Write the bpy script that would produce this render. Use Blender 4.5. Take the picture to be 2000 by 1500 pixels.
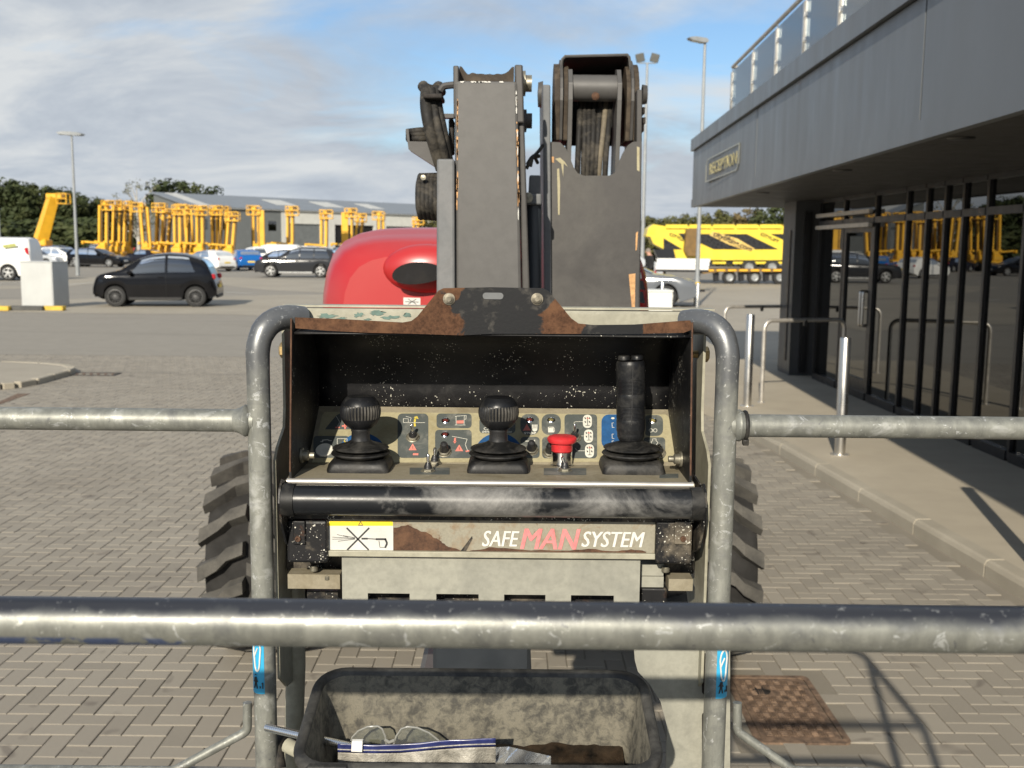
import bpy, bmesh, math, random
from mathutils import Vector, Matrix, Euler, noise as mnoise
random.seed(7)
R = math.radians
for o in list(bpy.data.objects): bpy.data.objects.remove(o)
scn = bpy.context.scene
COL = scn.collection

# ------------------------------------------------------------------ camera
FPX = 2022.0            # focal length in photograph pixels (2000 wide)
PITCH = math.atan(265.0/FPX); ROLL = R(0.57); CAMZ = 1.9
cam_d = bpy.data.cameras.new('camera'); cam = bpy.data.objects.new('camera', cam_d); COL.objects.link(cam)
cam_d.sensor_width = 36.0; cam_d.lens = 36.0*FPX/2000.0
cam_d.clip_start = 0.05; cam_d.clip_end = 2000
_fw = Vector((0, math.cos(PITCH), -math.sin(PITCH))); _up0 = Vector((0, math.sin(PITCH), math.cos(PITCH)))
_rt0 = Vector((1, 0, 0))
# picture content turns clockwise by ROLL
_rt = _rt0*math.cos(ROLL) + _up0*math.sin(ROLL); _up = _up0*math.cos(ROLL) - _rt0*math.sin(ROLL)
CAM = Vector((0, 0, CAMZ))
cam.matrix_world = Matrix(((_rt.x, _up.x, -_fw.x, CAM.x), (_rt.y, _up.y, -_fw.y, CAM.y), (_rt.z, _up.z, -_fw.z, CAM.z), (0, 0, 0, 1)))
cam_d.dof.use_dof = True; cam_d.dof.focus_distance = 1.56; cam_d.dof.aperture_fstop = 10.5
scn.camera = cam
def ray(x, y): return (_rt*((x-1000)/FPX) + _up*((750-y)/FPX) + _fw)
def P(x, y, Y):                       # photo pixel + world depth Y -> point
    d = ray(x, y); return CAM + d*(Y/d.y)
def G(x, y, z=0.0):                   # photo pixel -> point on the level z
    d = ray(x, y); return CAM + d*((z-CAMZ)/d.z)

# ------------------------------------------------------------------ sky and sun
SUN_EL, SUN_AZ = R(26), R(13)         # light travels away from the camera, a little to the right
w = bpy.data.worlds.new('World'); scn.world = w; w.use_nodes = True
nt = w.node_tree; nt.nodes.clear()
def N(t, **k):
    n = nt.nodes.new(t)
    for a, b in k.items(): setattr(n, a, b)
    return n
out = N('ShaderNodeOutputWorld'); bg = N('ShaderNodeBackground'); bg.inputs[1].default_value = 0.075
sky = N('ShaderNodeTexSky'); sky.sky_type = 'NISHITA'; sky.sun_disc = False
sky.sun_elevation = SUN_EL; sky.sun_rotation = math.pi + SUN_AZ; sky.air_density = 1.0; sky.dust_density = 0.6; sky.ozone_density = 1.6
tc = N('ShaderNodeTexCoord'); sep = N('ShaderNodeSeparateXYZ'); nt.links.new(tc.outputs['Generated'], sep.inputs[0])
# project the sky direction on a cloud deck: (x, y) / (z + .12)
def math_n(op, a=None, b=None, c=None):
    m = N('ShaderNodeMath', operation=op)
    for i, v in enumerate((a, b, c)):
        if v is None: continue
        if isinstance(v, (int, float)): m.inputs[i].default_value = v
        else: nt.links.new(v, m.inputs[i])
    return m.outputs[0]
zc = math_n('ADD', math_n('MAXIMUM', sep.outputs[2], 0.0), 0.26)
px_ = math_n('DIVIDE', sep.outputs[0], zc); py_ = math_n('DIVIDE', sep.outputs[1], zc)
cmb = N('ShaderNodeCombineXYZ'); nt.links.new(px_, cmb.inputs[0]); nt.links.new(py_, cmb.inputs[1])
mp = N('ShaderNodeMapping'); mp.inputs['Location'].default_value = (6.3, 1.6, 0.0); mp.inputs['Rotation'].default_value = (0, 0, R(-22)); mp.inputs['Scale'].default_value = (1.0, 1.35, 1)
nt.links.new(cmb.outputs[0], mp.inputs[0])
def noise_n(vec, scale, detail, rough, dist=0.0):
    n = N('ShaderNodeTexNoise'); n.inputs['Scale'].default_value = scale; n.inputs['Detail'].default_value = detail
    n.inputs['Roughness'].default_value = rough; n.inputs['Distortion'].default_value = dist
    nt.links.new(vec, n.inputs['Vector']); return n.outputs[0]
def ramp_n(fac, stops):
    r = N('ShaderNodeValToRGB'); nt.links.new(fac, r.inputs[0]); e = r.color_ramp.elements
    while len(e) < len(stops): e.new(0.5)
    for i, (p, c) in enumerate(stops): e[i].position = p; e[i].color = c if len(c) == 4 else (*c, 1)
    return r.outputs[0]
big = noise_n(mp.outputs[0], 0.52, 2.0, 0.5, 0.3)
fine = noise_n(mp.outputs[0], 1.7, 7.0, 0.56, 0.45)
cov = math_n('ADD', math_n('ADD', math_n('MULTIPLY', big, 0.55), math_n('MULTIPLY', fine, 0.45)), math_n('MULTIPLY', math_n('SUBTRACT', 0.22, math_n('MINIMUM', sep.outputs[2], 0.22)), 0.9))
mask = ramp_n(cov, [(0.44, (0, 0, 0)), (0.56, (1, 1, 1))])
shade = noise_n(mp.outputs[0], 1.5, 7.0, 0.6, 0.5)
cloud = ramp_n(shade, [(0.36, (3.8, 4.25, 4.9)), (0.48, (4.7, 5.15, 5.7)), (0.62, (6.2, 6.45, 6.6))])
tint = N('ShaderNodeMix', data_type='RGBA', blend_type='MULTIPLY'); tint.inputs[0].default_value = 1.0
tint.inputs[7].default_value = (0.86, 1.0, 1.13, 1); nt.links.new(sky.outputs[0], tint.inputs[6])
mx = N('ShaderNodeMix', data_type='RGBA'); nt.links.new(mask, mx.inputs[0]); nt.links.new(tint.outputs[2], mx.inputs[6]); nt.links.new(cloud, mx.inputs[7])
nt.links.new(mx.outputs[2], bg.inputs[0]); nt.links.new(bg.outputs[0], out.inputs[0])
sun_d = bpy.data.lights.new('sun', 'SUN'); sun_d.energy = 4.2; sun_d.angle = R(0.6); sun_d.color = (1.0, 0.915, 0.77)
sun = bpy.data.objects.new('sun', sun_d); COL.objects.link(sun)
SUND = Vector((math.sin(SUN_AZ)*math.cos(SUN_EL), math.cos(SUN_AZ)*math.cos(SUN_EL), -math.sin(SUN_EL)))
sun.rotation_euler = SUND.to_track_quat('-Z', 'Y').to_euler(); sun.location = (-3, -10, 9)
scn.view_settings.view_transform = 'Standard'; scn.view_settings.look = 'None'
scn.view_settings.exposure = 0.6; scn.view_settings.gamma = 1.0
scn.render.resolution_x = 1024; scn.render.resolution_y = 768

# ------------------------------------------------------------------ materials
MATS = {}
class NB:                              # small node builder
    def __init__(s, name):
        s.m = bpy.data.materials.new(name); s.m.use_nodes = True; s.t = s.m.node_tree
        s.b = s.t.nodes['Principled BSDF']; s.o = s.t.nodes['Material Output']
        MATS[name] = s.m
    def n(s, t, **k):
        x = s.t.nodes.new(t)
        for a, b in k.items(): setattr(x, a, b)
        return x
    def l(s, a, b): s.t.links.new(a, b)
    def coord(s, kind='Object', scale=(1, 1, 1), loc=(0, 0, 0)):
        c = s.n('ShaderNodeTexCoord'); m = s.n('ShaderNodeMapping'); m.inputs['Scale'].default_value = scale; m.inputs['Location'].default_value = loc
        s.l(c.outputs[kind], m.inputs[0]); return m.outputs[0]
    def wcoord(s, scale=(1, 1, 1), loc=(0, 0, 0)):
        c = s.n('ShaderNodeNewGeometry'); m = s.n('ShaderNodeMapping'); m.inputs['Scale'].default_value = scale; m.inputs['Location'].default_value = loc
        s.l(c.outputs['Position'], m.inputs[0]); return m.outputs[0]
    def noise(s, vec, scale, detail=4, rough=.55, dist=0):
        x = s.n('ShaderNodeTexNoise'); x.inputs['Scale'].default_value = scale; x.inputs['Detail'].default_value = detail
        x.inputs['Roughness'].default_value = rough; x.inputs['Distortion'].default_value = dist; s.l(vec, x.inputs['Vector']); return x.outputs[0]
    def voro(s, vec, scale, feat='F1'):
        x = s.n('ShaderNodeTexVoronoi'); x.feature = feat; x.inputs['Scale'].default_value = scale; s.l(vec, x.inputs['Vector']); return x.outputs[0]
    def ramp(s, fac, stops):
        r = s.n('ShaderNodeValToRGB'); s.l(fac, r.inputs[0]); e = r.color_ramp.elements
        while len(e) < len(stops): e.new(.5)
        for i, (p, c) in enumerate(stops):
            e[i].position = p; c = (c, c, c) if isinstance(c, (int, float)) else c; e[i].color = (*c, 1)
        return r.outputs[0]
    def mix(s, fac, a, b, bt='MIX'):
        x = s.n('ShaderNodeMix', data_type='RGBA', blend_type=bt)
        for i, v in ((0, fac), (6, a), (7, b)):
            if isinstance(v, (int, float)): x.inputs[i].default_value = v if i == 0 else (v, v, v, 1)
            elif isinstance(v, tuple): x.inputs[i].default_value = (*v, 1)
            else: s.l(v, x.inputs[i])
        return x.outputs[2]
    def math(s, op, a, b=None, c=None):
        x = s.n('ShaderNodeMath', operation=op)
        for i, v in enumerate((a, b, c)):
            if v is None: continue
            if isinstance(v, (int, float)): x.inputs[i].default_value = v
            else: s.l(v, x.inputs[i])
        return x.outputs[0]
    def set(s, k, v):
        i = s.b.inputs[k]
        if isinstance(v, (int, float)): i.default_value = v
        elif isinstance(v, tuple): i.default_value = (*v, 1)
        else: s.l(v, i)
    def bump(s, h, strength=.3, dist=.01):
        x = s.n('ShaderNodeBump'); x.inputs['Strength'].default_value = strength; x.inputs['Distance'].default_value = dist
        s.l(h, x.inputs['Height']); s.l(x.outputs[0], s.b.inputs['Normal'])
def plain(name, col, rough=.5, metal=0, var=.12, scale=6, bump=0, bdist=.002, spec=None, coat=0, world=False, col2=None):
    b = NB(name); v = b.wcoord() if world else b.coord()
    n1 = b.noise(v, scale, 5, .6)
    c2 = col2 if col2 else tuple(max(0, x*(1-var*2)) for x in col); c1 = tuple(min(1, x*(1+var)) for x in col)
    b.set('Base Color', b.ramp(n1, [(.3, c2), (.7, c1)])); b.set('Metallic', metal)
    b.set('Roughness', b.ramp(b.noise(v, scale*2.3, 4), [(.3, max(0, rough-.08)), (.7, min(1, rough+.1))]))
    if bump: b.bump(b.noise(v, scale*6, 4), bump, bdist)
    if spec is not None: b.set('Specular IOR Level', spec)
    if coat: b.set('Coat Weight', coat); b.set('Coat Roughness', .05)
    return b.m
# ------------------------------------------------------------------ mesh helpers
WORLD = {}                             # things whose parts are modelled in world coordinates
def adopt(o, parent):
    o.parent = parent
    if parent.name in WORLD: o.matrix_parent_inverse = WORLD[parent.name]
class MB:
    def __init__(s): s.v = []; s.f = []; s.mi = []; s.sm = []
    def add(s, vs, fs, mi=0, smooth=False):
        b = len(s.v); s.v += [tuple(x) for x in vs]
        for f in fs: s.f.append(tuple(i+b for i in f)); s.mi.append(mi); s.sm.append(smooth)
        return s
    def box(s, c, d, rot=None, mi=0, ch=0.0):
        hx, hy, hz = d[0]/2, d[1]/2, d[2]/2; c = Vector(c); M = rot.to_3x3() if isinstance(rot, Matrix) else (Euler(rot).to_matrix() if rot else Matrix.Identity(3))
        if ch <= 0:
            vs = [c + M @ Vector((sx*hx, sy*hy, sz*hz)) for sx in (-1, 1) for sy in (-1, 1) for sz in (-1, 1)]
            fs = [(0, 1, 3, 2), (4, 6, 7, 5), (0, 4, 5, 1), (2, 3, 7, 6), (0, 2, 6, 4), (1, 5, 7, 3)]
            return s.add(vs, fs, mi)
        vs = []; idx = {}
        for sx in (-1, 1):
            for sy in (-1, 1):
                for sz in (-1, 1):
                    for a in range(3):
                        p = [sx*(hx-ch), sy*(hy-ch), sz*(hz-ch)]; p[a] += (sx, sy, sz)[a]*ch
                        idx[(sx, sy, sz, a)] = len(vs); vs.append(c + M @ Vector(p))
        fs = []
        for a in range(3):
            b_, c_ = [(1, 2), (2, 0), (0, 1)][a]
            for sg in (-1, 1):
                q = []
                for u, v in ((-1, -1), (1, -1), (1, 1), (-1, 1)):
                    t = [0, 0, 0]; t[a] = sg; t[b_] = u; t[c_] = v; q.append(idx[(*t, a)])
                fs.append(tuple(q if sg > 0 else q[::-1]))
        for a in range(3):
            b_, c_ = [(1, 2), (2, 0), (0, 1)][a]
            for u in (-1, 1):
                for v in (-1, 1):
                    t0 = [0, 0, 0]; t0[a] = -1; t0[b_] = u; t0[c_] = v; t1 = list(t0); t1[a] = 1
                    q = [idx[(*t0, b_)], idx[(*t1, b_)], idx[(*t1, c_)], idx[(*t0, c_)]]
                    fs.append(tuple(q if u*v < 0 else q[::-1]))
        for sx in (-1, 1):
            for sy in (-1, 1):
                for sz in (-1, 1):
                    q = [idx[(sx, sy, sz, 0)], idx[(sx, sy, sz, 1)], idx[(sx, sy, sz, 2)]]
                    fs.append(tuple(q if sx*sy*sz > 0 else q[::-1]))
        return s.add(vs, fs, mi)
    def tube(s, pts, r, n=14, caps=True, mi=0, closed=False):
        pts = [Vector(p) for p in pts]; m = len(pts); rs = r if isinstance(r, (list, tuple)) else [r]*m
        def tan(i):
            if closed: return (pts[(i+1) % m]-pts[i-1]).normalized()
            if i == 0: return (pts[1]-pts[0]).normalized()
            if i == m-1: return (pts[-1]-pts[-2]).normalized()
            return ((pts[i+1]-pts[i]).normalized()+(pts[i]-pts[i-1]).normalized()).normalized()
        t = tan(0); a = Vector((0, 0, 1)) if abs(t.z) < .9 else Vector((0, 1, 0)); u = (a-t*a.dot(t)).normalized()
        vs = []; fs = []
        for i in range(m):
            t = tan(i); u = (u-t*u.dot(t)).normalized(); w_ = t.cross(u)
            for k in range(n):
                an = 2*math.pi*k/n; vs.append(pts[i]+(u*math.cos(an)+w_*math.sin(an))*rs[i])
        for i in range(m-1 if not closed else m):
            j = (i+1) % m
            for k in range(n): fs.append((i*n+k, i*n+(k+1) % n, j*n+(k+1) % n, j*n+k))
        s.add(vs, fs, mi, True)
        if caps and not closed: s.add(vs[:n], [tuple(range(n))[::-1]], mi); s.add(vs[-n:], [tuple(range(n))], mi)
        return s
    def lathe(s, prof, M=None, n=24, mi=0, smooth=True, caps=True):
        M = M or Matrix.Identity(4); vs = []; fs = []; m = len(prof)
        for r_, z in prof:
            for k in range(n):
                a = 2*math.pi*k/n; vs.append(M @ Vector((r_*math.cos(a), r_*math.sin(a), z)))
        for i in range(m-1):
            for k in range(n): fs.append((i*n+k, i*n+(k+1) % n, (i+1)*n+(k+1) % n, (i+1)*n+k))
        s.add(vs, fs, mi, smooth)
        if not caps: return s
        if prof[0][0] > 1e-5: s.add(vs[:n], [tuple(range(n))[::-1]], mi)
        if prof[-1][0] > 1e-5: s.add(vs[-n:], [tuple(range(n))], mi)
        return s
    def cyl(s, a, b, r, n=16, mi=0): return s.tube([a, b], r, n, True, mi)
    def ext(s, poly, o, u, v, th, mi=0, smooth=False):     # flat outline in (u,v) at o, extruded by th along u x v
        o, u, v = Vector(o), Vector(u), Vector(v); w_ = u.cross(v).normalized()*th; m = len(poly)
        a = [o+u*p[0]+v*p[1] for p in poly]; vs = a+[p+w_ for p in a]
        fs = [tuple(range(m))[::-1], tuple(range(m, 2*m))]
        if sum(poly[i][0]*poly[(i+1) % m][1]-poly[(i+1) % m][0]*poly[i][1] for i in range(m)) < 0: fs = [f[::-1] for f in fs]; side = [((i+1) % m, i, i+m, (i+1) % m+m) for i in range(m)]
        else: side = [(i, (i+1) % m, (i+1) % m+m, i+m) for i in range(m)]
        s.add(vs, fs, mi); return s.add(vs, side, mi, smooth)
    def ring(s, outer, inner, o, u, v, th, mi=0):          # plate with a hole; outlines with equal counts
        o, u, v = Vector(o), Vector(u), Vector(v); w_ = u.cross(v).normalized()*th; m = len(outer)
        A = [o+u*p[0]+v*p[1] for p in outer]; B = [o+u*p[0]+v*p[1] for p in inner]
        vs = A+B+[p+w_ for p in A]+[p+w_ for p in B]; fs = []
        for i in range(m):
            j = (i+1) % m
            fs += [(i, i+m, j+m, j), (2*m+i, 2*m+j, 3*m+j, 3*m+i), (i, j, 2*m+j, 2*m+i), (m+i, 3*m+i, 3*m+j, m+j)]
        return s.add(vs, fs, mi)
    def grid(s, fn, nu, nv, mi=0, smooth=True, flip=False):
        vs = [fn(i/nu, j/nv) for i in range(nu+1) for j in range(nv+1)]; fs = []
        for i in range(nu):
            for j in range(nv):
                q = (i*(nv+1)+j, (i+1)*(nv+1)+j, (i+1)*(nv+1)+j+1, i*(nv+1)+j+1); fs.append(q[::-1] if flip else q)
        return s.add(vs, fs, mi, smooth)
    def build(s, name, mats, parent=None, bevel=0, sharp=40, solid=0, sub=0):
        me = bpy.data.meshes.new(name); me.from_pydata(s.v, [], s.f); me.update()
        for m in (mats if isinstance(mats, (list, tuple)) else [mats]): me.materials.append(MATS[m] if isinstance(m, str) else m)
        me.polygons.foreach_set('material_index', s.mi); me.polygons.foreach_set('use_smooth', s.sm)
        if any(s.sm): me.set_sharp_from_angle(angle=R(sharp))
        o = bpy.data.objects.new(name, me); COL.objects.link(o)
        if parent is not None: adopt(o, parent)
        if solid: md = o.modifiers.new('solid', 'SOLIDIFY'); md.thickness = solid; md.offset = 0
        if sub: md = o.modifiers.new('sub', 'SUBSURF'); md.levels = sub; md.render_levels = sub
        if bevel:
            md = o.modifiers.new('bevel', 'BEVEL'); md.width = bevel; md.segments = 2; md.limit_method = 'ANGLE'; md.angle_limit = R(35)
        return o
def tag(o, label=None, cat=None, group=None, kind=None):
    for k, v in (('label', label), ('category', cat), ('group', group), ('kind', kind)):
        if v: o[k] = v
    return o
def empty(name, loc=(0, 0, 0), rz=0, label=None, cat=None, group=None):
    o = bpy.data.objects.new(name, None); COL.objects.link(o); o.location = loc; o.rotation_euler = (0, 0, rz); o.empty_display_size = .2
    return tag(o, label, cat, group)
def wempty(name, loc, label, cat, group=None):
    o = empty(name, loc, 0, label, cat, group); WORLD[o.name] = Matrix.Translation(-Vector(loc)); return o
def copy_tree(o, parent=None):
    c = o.copy(); COL.objects.link(c)
    if parent is not None: c.parent = parent
    for ch in list(o.children): copy_tree(ch, c)
    return c
def rrect(w_, h, r, k=4):              # rounded rectangle outline, centred
    out = []
    for cx, cy, a0 in ((w_/2-r, h/2-r, 0), (-w_/2+r, h/2-r, 90), (-w_/2+r, -h/2+r, 180), (w_/2-r, -h/2+r, 270)):
        for i in range(k+1):
            a = R(a0+90*i/k); out.append((cx+r*math.cos(a), cy+r*math.sin(a)))
    return out
def arc(c, r, a0, a1, n, u, v):
    c, u, v = Vector(c), Vector(u), Vector(v); return [c+u*(r*math.cos(R(a0+(a1-a0)*i/n)))+v*(r*math.sin(R(a0+(a1-a0)*i/n))) for i in range(n+1)]
def fillet(pts, rad, n=6):             # round the corners of a 3D polyline
    pts = [Vector(p) for p in pts]; out = [pts[0]]
    for i in range(1, len(pts)-1):
        a, b, c = pts[i-1], pts[i], pts[i+1]; d1 = (a-b); d2 = (c-b); r_ = min(rad, d1.length*.49, d2.length*.49)
        p0 = b+d1.normalized()*r_; p1 = b+d2.normalized()*r_
        for k in range(n+1):
            t = k/n; out.append(p0*(1-t)**2+b*2*t*(1-t)+p1*t*t)
    out.append(pts[-1]); return out
def text_obj(body, name, mat, parent, o, u, v, height, shear=0, off=0.0, th=.0006, align='LEFT', sx=1.0):
    cu = bpy.data.curves.new('txt', 'FONT'); cu.body = body; cu.size = height/0.69; cu.shear = shear; cu.offset = off; cu.extrude = th/2; cu.align_x = align; cu.resolution_u = 3
    to = bpy.data.objects.new('txt', cu); COL.objects.link(to)
    dg = bpy.context.evaluated_depsgraph_get(); me = bpy.data.meshes.new_from_object(to.evaluated_get(dg))
    bpy.data.objects.remove(to); bpy.data.curves.remove(cu)
    o, u, v = Vector(o), Vector(u).normalized(), Vector(v).normalized(); w_ = u.cross(v)
    for vt in me.vertices: c = vt.co.copy(); vt.co = o+u*(c.x*sx)+v*c.y+w_*(c.z+th/2)
    me.materials.clear(); me.materials.append(MATS[mat] if isinstance(mat, str) else mat); me.name = name
    ob = bpy.data.objects.new(name, me); COL.objects.link(ob)
    if parent is not None: adopt(ob, parent)
    return ob
def embolden(ob, d, axis_n):
    me = ob.data; n_ = len(me.vertices); V = [v.co.copy() for v in me.vertices]; F = [tuple(p_.vertices) for p_ in me.polygons]; d = Vector(d); axis_n = Vector(axis_n); V2 = []; F2 = []
    for k in (-1, 0, 1):
        b0 = len(V2); V2 += [v+d*k+axis_n*(.00006*k) for v in V]; F2 += [tuple(i+b0 for i in f) for f in F]
    m = me.materials[0]; me.clear_geometry(); me.from_pydata(V2, [], F2); me.update()
def struct(o): o['kind'] = 'structure'; return o
# ------------------------------------------------------------------ ground
def paver_mat():
    b = NB('paver'); at = b.n('ShaderNodeAttribute', attribute_name='pc'); v = b.wcoord()
    n1 = b.noise(v, 2.2, 4); n2 = b.noise(v, 260, 3, .7); n3 = b.noise(v, .45, 3)
    base = b.ramp(at.outputs['Fac'], [(0, (.2, .179, .146)), (.5, (.238, .213, .174)), (1, (.272, .245, .2))])
    c = b.mix(b.ramp(n1, [(.35, 0.0), (.7, .5)]), base, (.238, .213, .174))
    c = b.mix(b.ramp(n2, [(.3, .0), (.75, .45)]), c, (.3, .268, .212)); c = b.mix(b.ramp(n3, [(.52, 0.), (.72, .4)]), c, (.17, .148, .115))
    st = b.noise(v, 5.5, 2, .5, .4); c = b.mix(b.ramp(st, [(.64, 0.), (.72, .55)]), c, (.1, .083, .068))
    tm = b.noise(b.wcoord((.12, .8, 1)), 1.5, 5, .62, .6); c = b.mix(b.ramp(tm, [(.55, 0.), (.72, .4)]), c, (.125, .11, .09)); od = b.noise(v, 1.15, 3, .5, .3); c = b.mix(b.ramp(od, [(.7, 0.), (.76, .5)]), c, (.07, .06, .05))
    b.set('Base Color', c); b.set('Roughness', .88); b.bump(n2, .35, .002)
paver_mat()
def speck(name, c0, c1, c2, scale=180, rough=.9, big=.35, bump=.3):
    b = NB(name); v = b.wcoord(); n1 = b.noise(v, scale, 3, .75); n2 = b.noise(v, big, 5, .6); n3 = b.noise(v, 3.2, 4, .6)
    c = b.mix(b.ramp(n1, [(.35, 0.), (.68, 1.)]), c0, c1); c = b.mix(b.ramp(n2, [(.38, 0.), (.66, .75)]), c, c2)
    c = b.mix(b.ramp(n3, [(.3, .25), (.6, 0.)]), c, tuple(x*.7 for x in c0)); tm = b.noise(b.wcoord((.1, .75, 1)), 1.1, 5, .65, .8); c = b.mix(b.ramp(tm, [(.54, 0.), (.72, .45 if name == 'asphalt' else .2)]), c, tuple(x*.6 for x in c0)); b.set('Base Color', c); b.set('Roughness', rough); b.bump(n1, bump, .003)
speck('asphalt', (.215, .196, .163), (.29, .266, .224), (.25, .228, .19))
speck('concrete', (.3, .268, .212), (.37, .332, .265), (.27, .24, .19), 140)
speck('flag', (.36, .315, .24), (.45, .4, .31), (.335, .292, .222), 210)
speck('kerbstone', (.33, .295, .23), (.4, .36, .285), (.27, .24, .185), 150, big=1.1)
speck('sand', (.2, .178, .14), (.25, .222, .175), (.16, .14, .108), 300)
speck('dirt_concrete', (.2, .185, .15), (.27, .25, .2), (.15, .135, .11), 90, big=1.5)
plain('yellow_paint', (.62, .42, .05), .6, 0, .15, 3); plain('dark_paint', (.06, .06, .055), .6, 0, .2, 3)
plain('white_line', (.55, .54, .5), .7, 0, .2, 4, world=True)
def sheet(name, pts, z, mat, th=0, parent=None):
    b = MB(); pts = [(p[0], p[1]) for p in pts]
    if th: b.ext(pts, (0, 0, z-th), (1, 0, 0), (0, 1, 0), th)
    else: b.add([(x, y, z) for x, y in pts], [tuple(range(len(pts)))])
    o = b.build(name, mat, parent); return o
gb = MB(); gb.add([(-900, -900, -.014), (900, -900, -.014), (900, 1400, -.014), (-900, 1400, -.014)], [(0, 1, 2, 3)])
struct(gb.build('ground', 'asphalt'))
def kx(Y): return 2.515-.0758*(Y-9.8)            # kerb front line
bed = struct(sheet('paved_yard', [(-13, .4), (kx(.4)+.02, .4), (kx(17.8)+.02, 17.85), (-13, 17.85)], -.006, 'sand'))
# individual paving blocks, 90 degree herringbone
MH = (G(1423, 1322).x-.02, (G(1573, 1322).x+G(1670, 1453).x)/2, G(1650, 1453).y, G(1500, 1320).y)                  # access cover rectangle
U = .089
def block_mesh(w_, d, pc, name):
    g = .0022; c = .0024; hx, hy = w_/2-g, d/2-g
    vs = [(sx*(hx-c), sy*(hy-c), 0) for sx, sy in ((-1, -1), (1, -1), (1, 1), (-1, 1))]+[(sx*hx, sy*hy, -.0022) for sx, sy in ((-1, -1), (1, -1), (1, 1), (-1, 1))]+[(sx*hx, sy*hy, -.03) for sx, sy in ((-1, -1), (1, -1), (1, 1), (-1, 1))]
    fs = [(0, 1, 2, 3)]+[(4+i, 4+(i+1) % 4, (i+1) % 4, i) for i in range(4)]+[(8+i, 8+(i+1) % 4, 4+(i+1) % 4, 4+i) for i in range(4)]
    return vs, fs
cells = []
for iy in range(16, 199):
    for ix in range(-146, 38):
        k = (ix-iy) % 4
        if k == 0: X, Y, h = (ix+1)*U, (iy+.5)*U, 1
        elif k == 3: X, Y, h = (ix+.5)*U, (iy+1)*U, 0
        else: continue
        if abs(X) > .53*Y+.9 or X > kx(Y)-.1: continue
        if MH[0]-.06 < X < MH[1]+.06 and MH[2]-.06 < Y < MH[3]+.06: continue
        cells.append((X, Y, h))
def in_view(X, Y):
    p = Vector((X, Y, 0))-CAM; d = p.dot(_fw); return abs(p.dot(_rt)/d*FPX) < 990 and -745 < p.dot(_up)/d*FPX
prng = random.Random(3)
vis = [c for c in cells if in_view(c[0], c[1]) and not (-.42 < c[0]/c[1] < .42 and c[1] < 2.6)]
vis.sort(key=lambda c: c[1]); near = vis[:300]; nearset = set(near)
variants = {}
def vmesh(h, i):
    if (h, i) in variants: return variants[(h, i)]
    vs, fs = block_mesh(2*U if h else U, U if h else 2*U, 0, 'b'); me = bpy.data.meshes.new('paving_block'); me.from_pydata(vs, [], fs)
    me.materials.append(MATS['paver']); a = me.attributes.new('pc', 'FLOAT', 'FACE'); a.data.foreach_set('value', [i/7]*len(fs)); variants[(h, i)] = me; return me
for X, Y, h in near:
    o = bpy.data.objects.new('paving_block', vmesh(h, prng.randint(0, 7))); COL.objects.link(o); o.parent = bed
    o.location = (X, Y, prng.uniform(-.0012, .0009)); o.rotation_euler = (prng.gauss(0, .004), prng.gauss(0, .004), prng.gauss(0, .005))
bv, bf, bp = [], [], []
for c in cells:
    if c in nearset: continue
    X, Y, h = c; vs, fs = block_mesh(2*U if h else U, U if h else 2*U, 0, 'b'); b0 = len(bv); dz = prng.uniform(-.0012, .0009); tx, ty = prng.gauss(0, .004), prng.gauss(0, .004)
    bv += [(x+X, y+Y, z+dz+x*ty+y*tx) for x, y, z in vs]; bf += [tuple(i+b0 for i in f) for f in fs]; p_ = prng.random(); bp += [p_]*len(fs)
me = bpy.data.meshes.new('paving_blocks'); me.from_pydata(bv, [], bf); me.materials.append(MATS['paver'])
a = me.attributes.new('pc', 'FLOAT', 'FACE'); a.data.foreach_set('value', bp)
o = bpy.data.objects.new('paving_blocks', me); COL.objects.link(o); o.parent = bed; o['kind'] = 'stuff'

# footway with kerb stones
fw_pts = [(kx(.4)+.12, .4), (16, .4), (16, 17.2), (1.9, 17.2), (2.15, 12.5), (kx(10.4)+.1, 10.6)]
foot = struct(sheet('footway', fw_pts, .1, 'flag', .118))
kerb = struct(sheet('kerb', [(kx(.4)+.005, .4), (kx(.4)+.115, .4), (kx(10.4)+.115, 10.5), (kx(10.4)+.005, 10.5)], -.004, 'dirt_concrete'))
ky = .45
while ky < 10.4:
    L = .915; b = MB(); x0, x1 = kx(ky), kx(ky+L); top = .1 if ky < 9.2 else .05
    zz = prng.uniform(-.003, .003)
    prof = [(0, -.02), (0, .07), (.012, .096), (.028, .104), (.118, .1045), (.118, -.02)]
    g = .004
    vs = [(x0+p*1.0, ky+g, q+zz if q > 0 else q) for p, q in prof]+[(x1+p, ky+L-g, (q+zz if q > 0 else q) if ky+L < 10 else min(q, .06)) for p, q in prof]
    n_ = len(prof); fs = [tuple(range(n_)), tuple(range(2*n_-1, n_-1, -1))]+[(i, i+n_, (i+1) % n_+n_, (i+1) % n_) for i in range(n_)]
    b.add(vs, [f[::-1] for f in fs]); b.build('kerb_stone', 'kerbstone', kerb, bevel=.004); ky += L
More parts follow.
